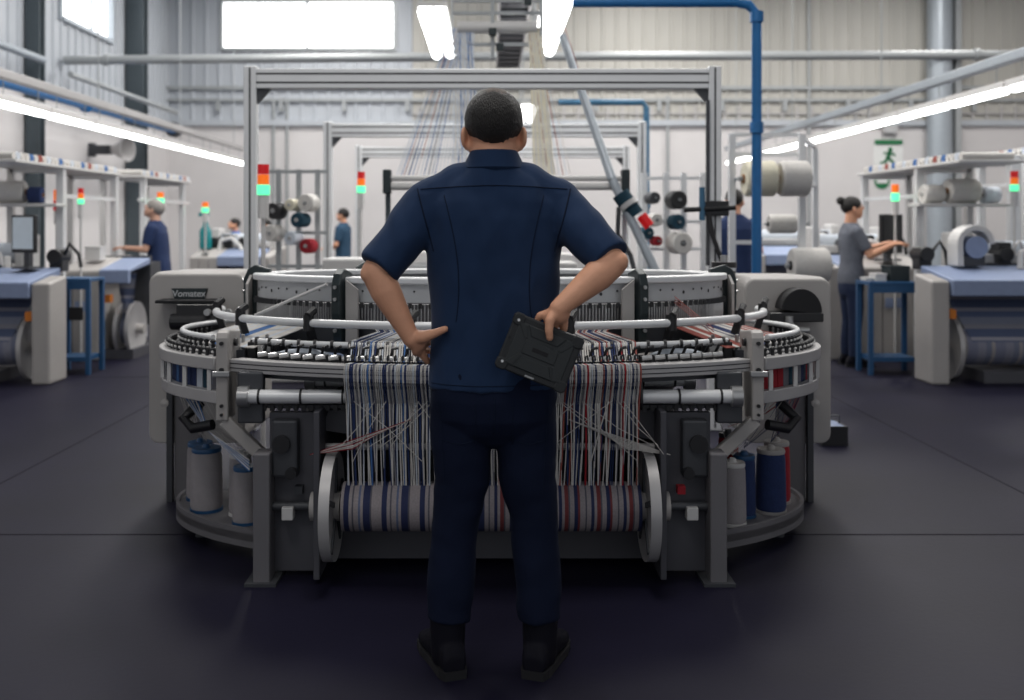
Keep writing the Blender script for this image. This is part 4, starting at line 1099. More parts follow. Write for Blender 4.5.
RW = [(1, (.215, .12, 1.16), (.13, .40, 1.27), (-.1, 1, .15), (0, 0, -1)), (-1, (-.215, .14, 1.18), (-.10, .44, 1.28), (.1, 1, .15), (0, 0, -1))]
worker('woman in grey tee and jeans with dark bun reaching towards a black monitor', (3.52, 9.75, 0), -PI / 2, 1.66, 'skin', 'tee_grey', 'jeans', 'hair_dark', RW, pitch=-.15, bun=(0, -.105, .125), female=True)
RH = [(1, (.25, .03, 1.12), (.18, .26, 1.05), (-.2, 1, 0), (0, 0, -1)), (-1, (-.25, .03, 1.12), (-.18, .26, 1.05), (.2, 1, 0), (0, 0, -1))]
worker('dark haired worker in bright blue shirt near the teal bottle', (-4.18, 16.6, 0), PI / 2 + .5, 1.50, 'skin', 'tee_blue', 'trouser_navy', 'hair_dark', RH, pitch=-.3, lean=.1)
worker('worker in navy half hidden behind the post of the largest gantry', (-3.62, 16.2, 0), PI - .6, 1.48, 'skin', 'tee_navy', 'trouser_navy', 'hair_dark', RH, pitch=-.2)
worker('dark haired worker in teal shirt facing sideways below the small signal tower', (-2.42, 16.5, 0), PI / 2 - .25, 1.66, 'skin', 'tee_teal', 'trouser_navy', 'hair_dark', RH, pitch=-.2)
worker('worker in navy seen from behind with head behind the stacked cream spools', (2.42, 9.9, 0), .0, 1.74, 'skin', 'tee_navy', 'trouser_navy', 'hair_dark', [(1, (.26, .02, 1.14), (.24, .22, 1.02), (-.1, 1, 0), (0, 0, -1)), (-1, (-.25, .03, 1.12), (-.18, .26, 1.05), (.2, 1, 0), (0, 0, -1))])

# ================================================================== MACHINES ALONG THE AISLES
def loom(label, xe, d, s, L, cab=0.0, depth=1.3, z0=.88, group='flat weaving machines along the aisles', detail=True, near=False, endf=True):
    """flat weaving machine; xe: end nearest the aisle, s: the way it runs from there (+1 or -1)"""
    t = thing('weaving_machine', label, 'weaving machine', (xe, d, 0), group)
    def X(u0, u1): return tuple(sorted((xe + s * u0, xe + s * u1)))
    c0 = max(cab, .16)
    x0, x1 = X(0, c0)
    b = MB(); e = .36 if near else depth
    if near: b.prism([(d, 0), (d + e, 0), (d + e, z0 + .04), (d, z0 - .01)], 0, x0, x1)
    else: b.prism([(d, 0), (d + e, 0), (d + e, z0 + .12), (d + .55, z0 + .10), (d, z0 - .01)], 0, x0, x1)
    b.build('end_cabinet', 'machine_grey', t, bevel=.02)
    if cab:
        for q in (.34, .68):
            y0, y1 = X(cab * q - .003, cab * q + .003)
            MB().box(y0, y1, d - .004, d + .01, .06, z0 - .06).build('panel_gap', 'groove_black', t)
        q0, q1 = X(cab * .40, cab * .64); MB().box(q0, q1, d - .006, d + .01, z0 - .42, z0 - .32).build('cabinet_label', 'blue_grey', t)
    x0, x1 = X(L - .14, L)
    if endf: MB().prism([(d, 0), (d + depth, 0), (d + depth, z0 + .12), (d, z0 - .01)], 0, x0, x1).build('end_frame', 'machine_grey', t, bevel=.015)
    # sloping blue-grey top and its front apron
    x0, x1 = X(c0 * .999 if cab else .17, L - .14)
    MB().prism([(d - .03, z0 - .14), (d + .04, z0 - .14), (d + .04, z0 - .03), (d + .62, z0 + .03), (d + .62, z0 + .10), (d - .03, z0)], 0, x0, x1).build('top_apron', 'blue_grey', t, bevel=.012)
    MB().box(*X(.62 if near else c0, L - .14), d + .62, d + depth, .30, z0 + .05).build('inner_body', 'machine_dark', t)
    MB().box(*X(.50 if near else c0, L - .14), d + .1, d + depth, .0, .10).build('base_beam', 'base_grey', t)
    # cloth from the apron down to the take-up roll
    A = [(x0 + .05, d + .34, z0 - .05), (x0 + .26, d + .17, .36)]; B = [(x1 - .05, d + .34, z0 - .05), (x1 - .12, d + .17, .36)]
    if s < 0: A = [(x0 + .05, d + .34, z0 - .05), (x0 + .12, d + .17, .36)]; B = [(x1 - .05, d + .34, z0 - .05), (x1 - .26, d + .17, .36)]
    MB().quadstrip(A, B, .01).build('cloth_sheet', 'loom_cloth', t)
    r0, r1 = X(c0 + .14, L - .2)
    MB().cyl((r0, d + .32, .29), (r1, d + .32, .29), .16, n=28).build('cloth_roll', 'loom_roll_cloth', t, smooth=True)
    for u in (c0 + .13, L - .19):
        x = xe + s * u
        MB().lathe([(0, -.012), (.27, -.012), (.285, -.02), (.285, .02), (.27, .012), (0, .012)], (x, d + .32, .29), (1, 0, 0), 36).build('roll_flange', 'aluminium_dull', t, smooth=True)
    for u in (c0 + .10, L - .16):
        x = xe + s * u
        MB().cyl((x - .06, d + .32, .29), (x + .06, d + .32, .29), .05, n=16).build('roll_hub', 'machine_grey', t, smooth=True)
    MB().box(*X(c0 + .02, c0 + .08), d + .06, d + .14, z0 - .34, z0 - .26).build('lamp_switch', 'orange', t)
    # works on top: warp beam, heddle box, drives, arms
    x0, x1 = X(.62 if near else .05, L - .05); zt = z0 + .10
    if endf: MB().cyl((x0 + .1, d + depth - .2, zt + .12), (x1 - .1, d + depth - .2, zt + .12), .10, n=22).build('warp_beam', 'yarn_pale', t, smooth=True)
    if endf: MB().box(x0 + .1, x1 - .1, d + .70, d + .82, zt - .05, zt + .10).build('heddle_box', 'machine_white', t, bevel=.01)
    MB().box(x0 + .1, x1 - .1, d + .64, d + .70, zt - .03, zt + .02).build('reed_bar', 'machine_dark', t)
    for u in ((.66 if near else .10, L - .16) if endf else ()):
        q0, q1 = X(u, u + .10)
        MB().box(q0, q1, d + depth - .35, d + depth, zt - .05, zt + .30).build('beam_bracket', 'machine_white', t, bevel=.02)
    if detail:
        for k, u in enumerate((.22, .95, 1.3) if near else (.18, .38, .62)):
            if u > L - .3: continue
            x = xe + s * u
            b = MB().box(x - .06, x + .06, d + .62, d + .78, zt - .04, zt + .16 + .05 * (k % 2)); b.cyl((x, d + .58, zt + .10), (x, d + .82, zt + .10), .07, n=16)
            b.build('drive_unit', 'black_plastic', t, bevel=.01)
            MB().tube([(x + .07, d + .66, zt + .12), (x + .13, d + .62, zt + .22), (x + .20, d + .66, zt + .12), (x + .22, d + .66, zt)], .018, 8).build('hose', 'machine_white' if k % 2 else 'black_plastic', t, smooth=True)
        q = xe + s * (1.0 if near else .30)
        MB().tube([(q, d + .45, zt - .03), (q + s * .02, d + .48, zt + .12), (q + s * .16, d + .52, zt + .16), (q + s * .30, d + .50, zt + .04), (q + s * .34, d + .45, zt - .03)], .03, 10).build('guard_hoop', 'machine_white', t, smooth=True)
    return t
loom('nearest flat weaving machine beyond the blue trolley, large grey roll flange facing out', -3.77, 8.56, -1, 3.0, near=True)
loom('flat weaving machine with grey end cabinet behind which the grey haired man stands', -4.36, 10.1, 1, .86, cab=.42, depth=.95, z0=.92, endf=False, detail=False)
loom('small flat weaving machine with pale top next to the teal bottle', -4.30, 14.3, 1, 1.15, cab=.40, depth=1.2, z0=.92)
loom('nearest flat weaving machine across from the red spool, striped cloth sloping to its roll', 3.78, 8.56, 1, 3.0, z0=.90, near=True)
loom('flat weaving machine with wide grey cabinet in front of the woman in grey', 4.46, 10.15, -1, 1.02, cab=.70, depth=1.1, z0=.95)
loom('distant flat weaving machine behind the woman in grey tee', 5.0, 13.2, -1, 1.5, cab=.3, depth=1.2, z0=.98)
# rear knitting machines, seen over the drum between the gantries
def rear_machine(label, cx, d, k=1.0):
    t = thing('rear_knitting_machine', label, 'knitting machine', (cx, d, 0), 'pale machines under the gantries')
    E = (cx, d, 1.05 * k, .6 * k)
    MB().arc(E, 0, -.5, .0, .72, 0, 2 * PI, 40).build('base_drum', 'machine_grey', t, smooth=True)
    MB().arc(E, .12, -.25, .72, .80, 0, 2 * PI, 48).build('table_ring', 'machine_white', t, smooth=True, bevel=.01)
    MB().arc((cx, d, .8 * k, .45 * k), 0, -.05, .80, 1.04, 0, 2 * PI, 48).build('drum_band', 'drum_white', t, smooth=True)
    MB().box(cx - 1.05, cx - .55, d - .5, d - .1, .80, 1.10).build('control_box', 'machine_white', t, bevel=.02)
    MB().box(cx + .55, cx + 1.0, d - .5, d - .1, .80, 1.07).build('control_box', 'machine_white', t, bevel=.02)
    return t
rear_machine('pale knitting machine right behind the largest gantry, its boxes seen over the loom drum', -.30, 8.55, 1.0)
rear_machine('second pale knitting machine between the two farther gantries', .0, 11.0, .9)

# ---------------------------------------------------------------- overhead yarn frame behind the gantry
t = thing('yarn_feed_frame', 'overhead yarn frame with two white rollers and fanned yarns above the round loom', 'yarn frame', (.1, 7.4, 0))
y = 7.4
for z, r in ((1.715, .022), (1.655, .028)): MB().cyl((-.74, y, z), (.98, y, z), r, n=16).build('roller', 'machine_white', t, smooth=True)
for x in (-.76, 1.0):
    MB().box(x - .03, x + .03, y - .05, y + .05, 1.60, 1.78).build('roller_bracket', 'iron_green', t, bevel=.01)
    MB().box(x - .018, x + .018, y + .04, y + .08, .0, 1.66).build('upright', 'steel_frame_dark' if x < 0 else 'aluminium', t)
YT = 9.0
for x0, x1, z in ((-.30, .06, 3.36), (-.26, .38, 2.95)):
    MB().cyl((x0, YT - 1.0, z), (x1, YT - 1.0, z), .05, n=14).build('top_roller', 'machine_white', t, smooth=True)
for z in (3.15, 3.05, 2.80): MB().box(-.30, .41, YT - 1.03, YT - .99, z, z + .025).build('top_bar', 'pipe_grey', t)
for x in (.02, .41):
    MB().box(x - .014, x + .014, YT - 1.04, YT - .98, 2.70, HZ).build('top_post', 'pipe_grey', t)
for k, (x, z) in enumerate(((-.22, 3.30), (-.10, 3.30), (.02, 2.90), (.30, 3.14), (-.02, 3.27), (.08, 2.78))):
    MB().box(x - .03, x + .03, YT - 1.1, YT - 1.04, z - .03, z + .03).build('guide_block', 'iron_green', t, bevel=.006)
cols = ['yarn_pale', 'yarn_blue', 'yarn_rust', 'yarn_cream', 'yarn_white', 'yarn_grey', 'steel_light']
b = MB()
def band(x0, x1, w0, w1, seq, top=2.95, ytop=8.0, rr=.0034):
    for k, m in enumerate(seq):
        f = (k + .5) / len(seq) - .5
        b.tube([(x0 + f * w0, ytop, top), (x1 + f * w1, y, 1.74)], rr, 4, m)
band(-.26, -.56, .10, .30, [0, 0, 2, 5, 0, 2, 0, 0, 5, 0])
band(-.22, -.42, .20, .55, [0, 1, 0, 1, 1, 0, 0, 1, 0, 0, 1, 0, 0, 0, 0, 0, 1, 0, 0, 0])
band(-.22, -.16, .14, .24, [0, 4, 0, 4, 1, 0, 4, 0, 4, 0, 1, 4, 1, 0], rr=.004)
band(.36, .40, .10, .16, [3, 3, 4, 3, 3, 4, 3, 3, 4, 3, 3, 3, 4, 3], rr=.0045)
band(.34, .50, .10, .22, [4, 2, 0, 4, 0, 2, 0, 4])
band(.58, .90, .05, .06, [2, 5, 2])
o = b.build('yarn_fan', cols, t); o['kind'] = 'stuff'
MB().cyl((.58, 8.0, 2.88), (.90, y - .05, 1.70), .034, n=14).cyl((.90, y - .05, 1.70), (1.22, y - .3, .95), .034, n=14).build('slanted_tube', 'steel_light', t, smooth=True)
MB().bar((-.74, y - .05, 1.3), (-1.0, y - .3, .9), .02, .02).build('slanted_stay', 'machine_white', t)
b = MB().cyl((.95, y - .10, 1.60), (1.06, y - .12, 1.44), .065, n=16, m=0).cyl((1.0, y - .13, 1.53), (1.02, y - .14, 1.50), .069, n=16, m=1)
b.build('sensor_head', ['yarn_teal', 'machine_white'], t, smooth=True)
MB().cyl((1.10, y - .12, 1.44), (1.16, y - .13, 1.36), .04, n=12).build('sensor_button', 'signal_red', t, smooth=True)
MB().tube([(.94, y - .1, 1.5), (.93, y - .12, 1.3), (1.02, y - .14, 1.15), (1.05, y - .2, 1.0)], .018, 8).build('cable', 'machine_dark', t, smooth=True)

# ---------------------------------------------------------------- signal towers
def tower(label, x, d, ztop, base, h=.20, r=.035, cols=('signal_red', 'signal_amber', 'signal_green')):
    t = thing('signal_tower', label, 'signal tower', (x, d, base), 'signal towers on the machines')
    n = len(cols); z = ztop - h
    MB().cyl((x, d, base), (x, d, z), .013, n=10).build('pole', 'machine_white', t, smooth=True)
    MB().cyl((x, d, z - .14), (x, d, z), r * .95, n=16).build('tower_base', 'machine_white', t, smooth=True)
    MB().cyl((x, d, base), (x, d, base + .02), .05, n=14).build('foot', 'machine_dark', t, smooth=True)
    for k, m in enumerate(cols[::-1]):
        MB().cyl((x, d, z + h * k / n + .002), (x, d, z + h * (k + 1) / n - .002), r * (1.12 if k == 0 else 1), n=18).build({'signal_red': 'red_lens', 'signal_amber': 'amber_lens', 'signal_green': 'green_lens'}[m], m, t, smooth=True)
    return t
tower('largest signal tower, standing beside the post of the nearest gantry', -1.36, 6.0, 1.735, 0, .185)
tower('small signal tower inside the gantries, over the worker in teal shirt', -1.16, 9.0, 1.85, .801, .19)
tower('signal tower lit green among the white reels above the near weaving machine', -4.10, 10.02, 1.74, 0, .16, .028)
tower('amber and green signal tower right above the grey haired man', -4.12, 12.5, 1.78, 0, .14, .04, ('signal_amber', 'signal_green'))
tower('amber and green signal tower standing alone before the white wall', -4.10, 14.4, 1.70, .945, .15, .045, ('signal_amber', 'signal_green'))
tower('amber and green signal tower over the black monitor by the woman', 4.08, 10.07, 1.78, 0, .17, .035, ('signal_amber', 'signal_green'))
tower('red amber and green signal tower behind the near machine with striped cloth', 4.95, 9.44, 1.88, .955, .19, .035)
tower('red and white signal tower behind the white reel near the first dark column', -4.55, 10.5, 1.74, 0, .22, .03, ('signal_amber', 'signal_red'))

# ---------------------------------------------------------------- yarn creels with reels
def bar_frame(name, label, cat, loc, members, group=None, m='aluminium'):
    t = thing(name, label, cat, loc, group)
    for nm, a, c, w in members:
        MB().bar(a, c, w, w).build(nm, m if not isinstance(nm, tuple) else nm[1], t)
    return t
def reel(label, c, axis, r, L, m, core='machine_white', group='yarn reels on the creels', cone=.0):
    """yarn package on its tube; c: centre"""
    c = Vector(c); ax = Vector(axis).normalized(); t = thing('yarn_reel', label, 'yarn reel', tuple(c), group)
    h = L / 2; q = r * (1 - cone)
    MB().lathe([(r * .26, -h), (r * .9, -h), (r, -h * .86), (q, h * .86), (q * .9, h), (r * .26, h), (r * .26, -h)], c, ax, 24).build('yarn_winding', m, t, smooth=True)
    MB().lathe([(r * .20, -h * 1.12), (r * .26, -h * 1.12), (r * .26, h * 1.12), (r * .20, h * 1.12), (r * .20, -h * 1.12)], c, ax, 16).build('core_tube', core, t, smooth=True)
    return t
# creel behind the blue air line
d = 8.6
mem = []
for x in (2.08, 2.68): mem.append(('post', (x, d + .0, 0), (x, d + .0, 2.15), .055))
for z in (1.22, 1.98, 2.15): mem.append(('rail', (2.08, d + .05, z), (2.68, d + .05, z), .035))
mem.append(('post', (3.12, d + 1.0, 0), (3.12, d + 1.0, 2.1), .05))
mem.append(('side_rail', (2.68, d, 2.12), (3.12, d + 1.0, 2.12), .035)); mem.append(('side_rail', (2.68, d, 1.75), (3.12, d + 1.0, 1.75), .03))
cre = bar_frame('bobbin_creel', 'grey tube creel holding big cream yarn reels behind the blue air pipe', 'creel', (2.5, d, 0), mem)
def hold(c, ax, r, L, t, m='pipe_grey', to=None):
    """peg that carries a reel, with an arm to the frame"""
    c = Vector(c); ax = Vector(ax).normalized()
    MB().cyl(c - ax * L * .66, c + ax * L * .66, r * .14, n=10).build('peg', m, t, smooth=True)
    e = c + ax * L * .64
    MB().bar(e, to if to is not None else (e.x, d + .05, e.z), .025, .025).build('peg_arm', m, t)
RE_ = [((2.27, 8.42, 1.76), .150, .26, 'yarn_cream', 'cardboard', 'cream yarn reel with brown core end at the top of the creel'),
       ((2.555, 8.42, 1.76), .150, .24, 'yarn_white', 'cardboard', 'white yarn reel side by side with the brown cored cream reel'),
       ((2.60, 8.90, 1.38), .085, .24, 'yarn_white', 'black_plastic', 'small white yarn reel below the top pair on the creel'),
       ((2.68, 8.40, 1.03), .150, .30, 'yarn_white', 'black_plastic', 'big white yarn reel low on the creel beside the grey post')]
for c, r, L, m, core, lab in RE_:
    reel(lab, c, (1, .0, 0), r, L, m, core)
    hold(c, (-1 if c[0] < 2.4 else 1, 0, 0), r, L, cre)
# creel seen inside the gantries, dark and pale reels
d2 = 9.0
mem = [('post', (x, d2, 0), (x, d2, 1.87), .045) for x in (-1.90, -1.72, -1.55)] + [('rail', (-2.0, d2, z), (-1.45, d2, z), .03) for z in (1.85, 1.30, 1.0)]
mem += [('rail', (-2.0, d2, .72), (-1.45, d2, .72), .03)]
cre2 = bar_frame('bobbin_creel', 'slim grey creel with mixed reels between the two nearest gantries', 'creel', (-1.7, d2, 0), mem, m='pipe_grey')
for (px_, py_), r, L, m, lab in (((277, 211), .075, .14, 'black_plastic', 'black square-ended reel highest on the slim grey creel'),
                               ((293, 205), .052, .13, 'yarn_cream', 'cream reel beside the black one on the slim creel'),
                               ((309, 203), .080, .14, 'yarn_white', 'white reel with red top at the end of the slim creel'),
                               ((301, 220), .065, .16, 'yarn_teal', 'dark teal reel under the white ones on the slim creel'),
                               ((274, 233), .075, .15, 'yarn_white', 'white reel under the black one on the slim creel'),
                               ((294, 238), .062, .15, 'yarn_pale', 'pale reel low in the middle of the slim creel'),
                               ((309, 246), .066, .12, 'yarn_red', 'dark red reel low at the end of the slim creel')):
    c = P(px_, py_, d2 - .16)
    reel(lab, c, (.35, 1, 0), r, L, m, 'machine_white', 'mixed reels on the slim creel')
    ax = Vector((.35, 1, 0)).normalized(); MB().cyl(c - ax * .09, c + ax * .17, r * .12, n=8).build('peg', 'pipe_grey', cre2, smooth=True)
MB().box(-1.95, -1.47, d2 - .3, d2 + .3, .0, .66).build('creel_base', 'machine_white', cre2, bevel=.02)
# creel past the far post of the gantry
d3 = 9.2
mem = [('post', (x, d3, 0), (x, d3, 1.85), .05) for x in (1.42, 1.62, 1.78, 1.96)] + [('rail', (1.40, d3, z), (2.0, d3, z), .03) for z in (1.80, 1.40, 1.15)]
cre3 = bar_frame('bobbin_creel', 'pale creel with dark hexagonal reels behind the slim teal pipe', 'creel', (1.7, d3, 0), mem, m='aluminium')
for (px_, py_), r, L, m, lab in (((676, 200), .085, .13, 'black_plastic', 'black reel alone in the pale creel, largest of its dark reels'),
                               ((652, 198), .055, .13, 'machine_dark', 'small dark reel level with the black one behind the teal pipe'),
                               ((676, 222), .070, .12, 'yarn_teal', 'dark teal reel just below the black reel in the pale creel'),
                               ((646, 233), .055, .12, 'yarn_teal', 'dark teal reel low behind the slim teal pipe'),
                               ((656, 241), .045, .10, 'yarn_red', 'small red reel low in the pale creel'),
                               ((679, 243), .100, .16, 'yarn_white', 'large white reel low in the pale creel'),
                               ((654, 220), .060, .13, 'yarn_white', 'white reel in the middle of the pale creel')):
    c = P(px_, py_, d3 - .17)
    reel(lab, c, (-.3, 1, 0), r, L, m, 'machine_dark', 'mixed reels in the pale creel')
    ax = Vector((-.3, 1, 0)).normalized(); MB().cyl(c - ax * .09, c + ax * .178, r * .12, n=8).build('peg', 'pipe_grey', cre3, smooth=True)
# long shelves over both machine rows
def shelf(label, x, y0, y1, z, sgn, posts, board=None, group='long yarn shelves over the machine rows'):
    t = thing('yarn_shelf', label, 'yarn shelf', (x, y0, 0), group)
    for yy in posts:
        MB().box(x - .035, x + .035, yy - .035, yy + .035, 0, z).build('post', 'aluminium', t)
        MB().box(min(x, x + sgn * .5), max(x, x + sgn * .5), yy - .03, yy + .03, z - .04, z).build('arm', 'aluminium', t)
        MB().box(x + sgn * .5 - .03, x + sgn * .5 + .03, yy - .03, yy + .03, 0, z).build('post', 'machine_white', t)
    MB().box(min(x - sgn * .06, x + sgn * .55), max(x - sgn * .06, x + sgn * .55), y0, y1, z, z + .03).build('top_board', 'machine_white', t, bevel=.006)
    MB().box(x - .02, x + .02, posts[0] + .035 if board else y0, y1, z - .29, z - .25).build('lower_rail', 'aluminium', t)
    if board: MB().box(board[0], board[1], posts[0] - .30, posts[0] - .036, 1.55, 1.58).build('reel_board', 'machine_white', t, bevel=.005)
    b = MB(); seq = [0, 1, 0, 0, 2, 0, 3, 0, 1, 0, 0, 2, 0]
    for k in range(int((y1 - y0) / .09)):
        yy = y0 + .05 + k * .09; m = seq[k % 13]
        b.cyl((x - .02 * sgn, yy, z + .065), (x + sgn * .45, yy, z + .065), .035, n=10, m=m)
    o = b.build('yarn_bundle', ['yarn_white', 'yarn_pale', 'yarn_blue', 'yarn_rust'], t, smooth=True); o['kind'] = 'stuff'
    return t
shelf('yarn shelf over the near weaving machine beyond the blue trolley', -4.28, 8.9, 11.45, 1.93, -1, (9.98, 11.40), (-5.35, -4.20))
shelf('yarn shelf farther back over the grey haired man', -4.28, 12.2, 14.2, 1.95, -1, (12.35, 13.9))
shelf('yarn shelf over the black monitor beside the woman in grey', 4.28, 9.0, 11.5, 1.93, 1, (9.98, 11.42), (4.15, 5.12))
shelf('short yarn shelf behind the near machine with striped cloth', 5.45, 10.05, 11.2, 2.06, 1, (10.15, 11.1))
# tall end frame beside the near machine
def bracket_post(label, x, d, z, s):
    t = thing('frame_post', label, 'frame post', (x, d, 0))
    MB().box(x - .05, x + .05, d - .05, d + .05, 0, z).build('post', 'aluminium', t, bevel=.006)
    MB().box(min(x, x - s * .33), max(x, x - s * .33), d - .035, d + .035, z - .09, z - .01).build('arm', 'aluminium', t, bevel=.006)
    MB().box(x - .06, x + .06, d - .06, d + .06, 1.02, 1.08).build('collar', 'machine_dark', t)
    return t
bracket_post('thick pale post with side arm rising behind the near machine with striped cloth', 5.22, 9.97, 2.06, 1)
# big reels standing on the shelves' racks
for c, r, L, m, core, lab in (((-4.68, 9.80, 1.692), .112, .25, 'yarn_white', 'cardboard', 'large round white reel over the grey monitor'),
                             ((-4.45, 9.80, 1.662), .082, .13, 'yarn_navy', 'cardboard', 'navy reel with brown core next to the large round white reel'),
                             ((-4.98, 9.80, 1.662), .082, .15, 'yarn_cream', 'cardboard', 'cream reel at the cut-off end of the reel board'),
                             ((4.62, 9.80, 1.702), .122, .30, 'yarn_white', 'cardboard', 'fat white reel with brown core on the board by the thick pale post'),
                             ((4.33, 9.80, 1.672), .092, .20, 'yarn_white', 'machine_white', 'white reel over the black monitor'),
                             ((4.90, 9.80, 1.662), .082, .16, 'yarn_pale', 'black_plastic', 'pale reel with black core next to the thick pale post')):
    reel(lab, c, (1, .12, 0), r, L, m, core, 'reels on the shelf boards')
# white drum with curved cover by the woman
t = thing('reel_feeder', 'white curved cover over a dark reel beside the near machine with striped cloth', 'reel feeder', (4.35, 9.15, 0))
pts = [(4.36 + .17 * math.cos(a), 1.20 + .17 * math.sin(a)) for a in [PI * (k / 14) for k in range(15)]] ; pin = [(4.36 + .12 * math.cos(a), 1.20 + .12 * math.sin(a)) for a in [PI * (1 - k / 14) for k in range(15)]]
MB().prism([(x, z) for x, z in pts] + [(4.19, 1.001), (4.25, 1.001)] + pin, 1, 8.96, 9.17).build('curved_cover', 'machine_white', t, bevel=.006)
MB().cyl((4.37, 8.97, 1.17), (4.37, 9.15, 1.17), .10, n=22).build('reel_core', 'blue_grey', t, smooth=True)
MB().box(4.26, 4.46, 9.0, 9.15, 1.0, 1.09).build('feeder_stand', 'machine_dark', t, bevel=.01)
# monitors on arms
def monitor(label, x, d, z0, z1, w, m, rot, base):
    t = thing('monitor', label, 'monitor', (x, d, base))
    R = Matrix.Rotation(rot, 4, 'Z'); O = Vector((x, d, 0))
    def tr(b): b.v = [O + R @ v for v in b.v]; return b
    tr(MB().box(-w / 2, w / 2, -.02, .02, z0, z1)).build('housing', 'black_plastic', t, bevel=.008)
    tr(MB().box(-w / 2 + .02, w / 2 - .02, -.024, -.019, z0 + .035, z1 - .02)).build('screen', m, t)
    tr(MB().box(-.03, .03, .02, .07, base, z0 + .10)).build('stand', 'machine_dark', t)
    tr(MB().box(-.10, .10, -.05, .12, base, base + .02)).build('foot', 'machine_dark', t)
    return t
monitor('monitor with pale lit screen in a dark frame on the near weaving machine', -4.18, 8.98, 1.12, 1.46, .27, 'screen', -.35, .975)
monitor('black monitor between the woman in grey and the white curved cover', 4.12, 10.28, 1.08, 1.48, .32, 'screen_off', .5, 1.0)
# blue trolleys
def trolley(label, x0, x1, d0, d1, z, items=False):
    t = thing('tool_trolley', label, 'trolley', ((x0 + x1) / 2, d0, 0), 'blue steel trolleys')
    for x in (x0 + .02, x1 - .02):
        for y in (d0 + .02, d1 - .02):
            MB().box(x - .02, x + .02, y - .02, y + .02, .0, z).build('leg', 'blue_paint', t)
    MB().box(x0, x1, d0, d1, z, z + .03).build('top_tray', 'blue_paint', t, bevel=.004)
    MB().box(x0 + .04, x1 - .04, d0 + .02, d1 - .02, .12, .16).build('lower_tray', 'blue_paint', t)
    MB().box(x0 + .04, x1 - .04, d0 + .005, d0 + .03, z - .07, z).build('apron', 'blue_paint', t)
    return t
trolley('blue steel trolley frame beside the near weaving machine and its roll flange', -4.02, -3.66, 9.14, 9.5, .85)
trolley('blue steel trolley with things on top in front of the wide grey cabinet', 3.46, 3.93, 9.12, 9.46, .82)
MB().box(-3.84, -3.72, 9.12, 9.14, .50, .62).build('control_pad', 'black_plastic', bpy.data.objects['tool_trolley'])
def item_box(name, label, cat, x, y, z, w, dd, h, m, lid=None):
    t = thing(name, label, cat, (x, y, z))
    MB().box(x - w / 2, x + w / 2, y - dd / 2, y + dd / 2, z, z + h).build('body', m, t, bevel=.006)
    MB().box(x - w / 2 - .004, x + w / 2 + .004, y - dd / 2 - .004, y + dd / 2 + .004, z + h - .015, z + h + .004).build('lid', lid or m, t, bevel=.003)
    return t
item_box('tray_box', 'dark green box on the blue trolley by the wide grey cabinet', 'box', 3.77, 9.30, .8505, .18, .22, .14, 'iron_green')
item_box('paper_pack', 'white paper pack on the blue trolley beside the dark green box', 'paper pack', 3.60, 9.28, .8505, .10, .16, .07, 'machine_white')
item_box('paper_pack', 'small pale pack at the corner of the blue trolley', 'paper pack', 3.50, 9.30, .8505, .06, .14, .03, 'machine_white')
t = thing('floor_crate', 'small dark crate with pale top on the floor beside the loom', 'crate', (2.13, 6.2, 0))
b = MB().box(2.06, 2.22, 6.2, 6.42, .0, .012).box(2.06, 2.072, 6.2, 6.42, .012, .12).box(2.208, 2.22, 6.2, 6.42, .012, .12).box(2.072, 2.208, 6.2, 6.212, .012, .12).box(2.072, 2.208, 6.408, 6.42, .012, .12)
b.build('crate_body', 'black_plastic', t); MB().box(2.075, 2.205, 6.215, 6.405, .09, .118).build('contents', 'blue_grey', t)
MB().tube([(2.08, 6.3, .12), (2.08, 6.3, .17), (2.20, 6.3, .17), (2.20, 6.3, .12)], .006, 6).build('handle', 'machine_dark', t, smooth=True)
# teal bottle and tubs near the distant machine
t = thing('spray_bottle', 'teal spray bottle standing on the small distant weaving machine', 'bottle', (-4.20, 14.77, 1.022))
c = Vector(t.location)
MB().lathe([(0, 0), (.085, 0), (.09, .02), (.09, .26), (.04, .34), (.03, .42), (0, .42)], c, (0, 0, 1), 20).build('bottle_body', 'bottle_teal', t, smooth=True)
MB().cyl(c + Vector((0, 0, .42)), c + Vector((0, 0, .52)), .035, n=12).bar(c + Vector((-.10, 0, .50)), c + Vector((.05, 0, .51)), .04, .05).build('spray_head', 'bottle_teal', t)
item_box('parts_bin', 'white bin on top of the flat machine beside the standing grey haired man', 'bin', -4.12, 10.44, 1.005, .16, .16, .14, 'machine_white')
item_box('parts_bin', 'small pink box lying near the hands of the woman in grey', 'bin', 4.02, 10.5, 1.055, .14, .12, .06, 'pink_box')
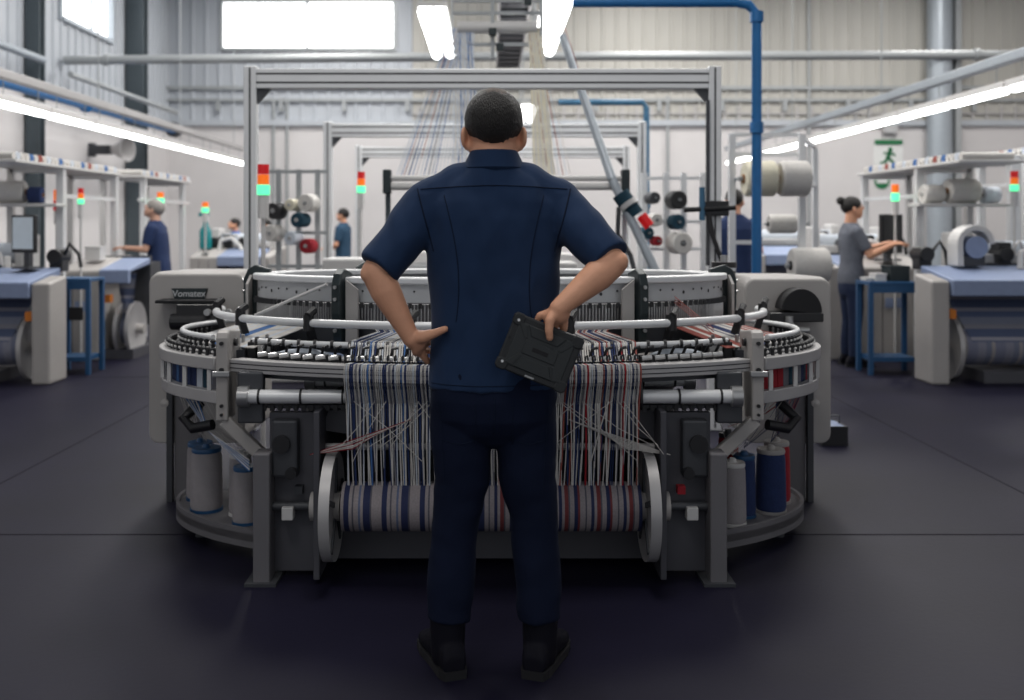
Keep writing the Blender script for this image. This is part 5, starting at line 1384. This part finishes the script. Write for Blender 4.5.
# emergency exit sign on the back wall and boards
t = thing('exit_sign', 'green and white emergency sign high on the white wall near the round grey column', 'sign', (8.75, 21.98, 2.8))
sx = 8.76; 
MB().box(sx - .30, sx + .30, 21.955, 21.998, 3.14, 3.24).build('sign_bar', 'sign_green', t, bevel=.004)
MB().box(sx - .32, sx + .32, 21.985, 21.998, 2.60, 3.14).build('sign_board', 'sign_white', t, bevel=.004)
b = MB(); y0, y1 = 21.97, 21.985
b.cyl((sx + .04, y0, 3.03), (sx + .04, y1, 3.03), .05, n=14)
for a, c, w in (((sx + .03, 2.98), (sx - .02, 2.84), .09), ((sx - .02, 2.85), (sx + .09, 2.76), .06), ((sx + .09, 2.77), (sx + .10, 2.66), .05), ((sx - .02, 2.85), (sx - .08, 2.74), .06), ((sx - .08, 2.75), (sx - .18, 2.73), .05), ((sx + .03, 2.97), (sx + .15, 2.90), .04), ((sx + .02, 2.97), (sx - .11, 2.95), .04)):
    b.bar((a[0], (y0 + y1) / 2, a[1]), (c[0], (y0 + y1) / 2, c[1]), w, y1 - y0, up=(0, 1, 0))
b.build('running_figure', 'sign_green', t)
t = thing('wall_sign', 'small round green sign below the emergency sign on the white wall', 'sign', (8.62, 21.98, 2.30))
MB().cyl((8.62, 21.985, 2.33), (8.62, 21.998, 2.33), .17, n=24).build('sign_disc', 'sign_green', t, smooth=True)
MB().box(8.50, 8.74, 21.978, 21.986, 2.29, 2.37).build('sign_mark', 'sign_white', t)
t = thing('wall_box', 'small grey green box above the emergency sign on the band', 'wall box', (8.75, 21.85, 3.42))
MB().box(8.60, 8.92, 21.86, 21.998, 3.38, 3.54).build('box_body', 'aluminium_dull', t, bevel=.01); MB().box(8.63, 8.89, 21.855, 21.862, 3.40, 3.52).build('lens', 'drum_white', t)
# loudspeaker horn and dark clutter by the side wall
t = thing('horn_speaker', 'grey horn loudspeaker on a bracket between the dark columns', 'loudspeaker', (XL + .1, 17.8, 2.6))
MB().lathe([(.03, 0), (.06, .08), (.22, .40), (.20, .40), (.05, .08), (.02, 0), (.03, 0)], (XL + .35, 17.7, 2.70), (1, -.3, .0), 20).build('horn', 'aluminium_dull', t, smooth=True)
MB().box(XL + .10, XL + .40, 17.62, 17.80, 2.62, 2.78).build('driver', 'machine_dark', t, bevel=.02); MB().box(XL, XL + .12, 17.66, 17.74, 2.58, 2.82).build('bracket', 'machine_dark', t)
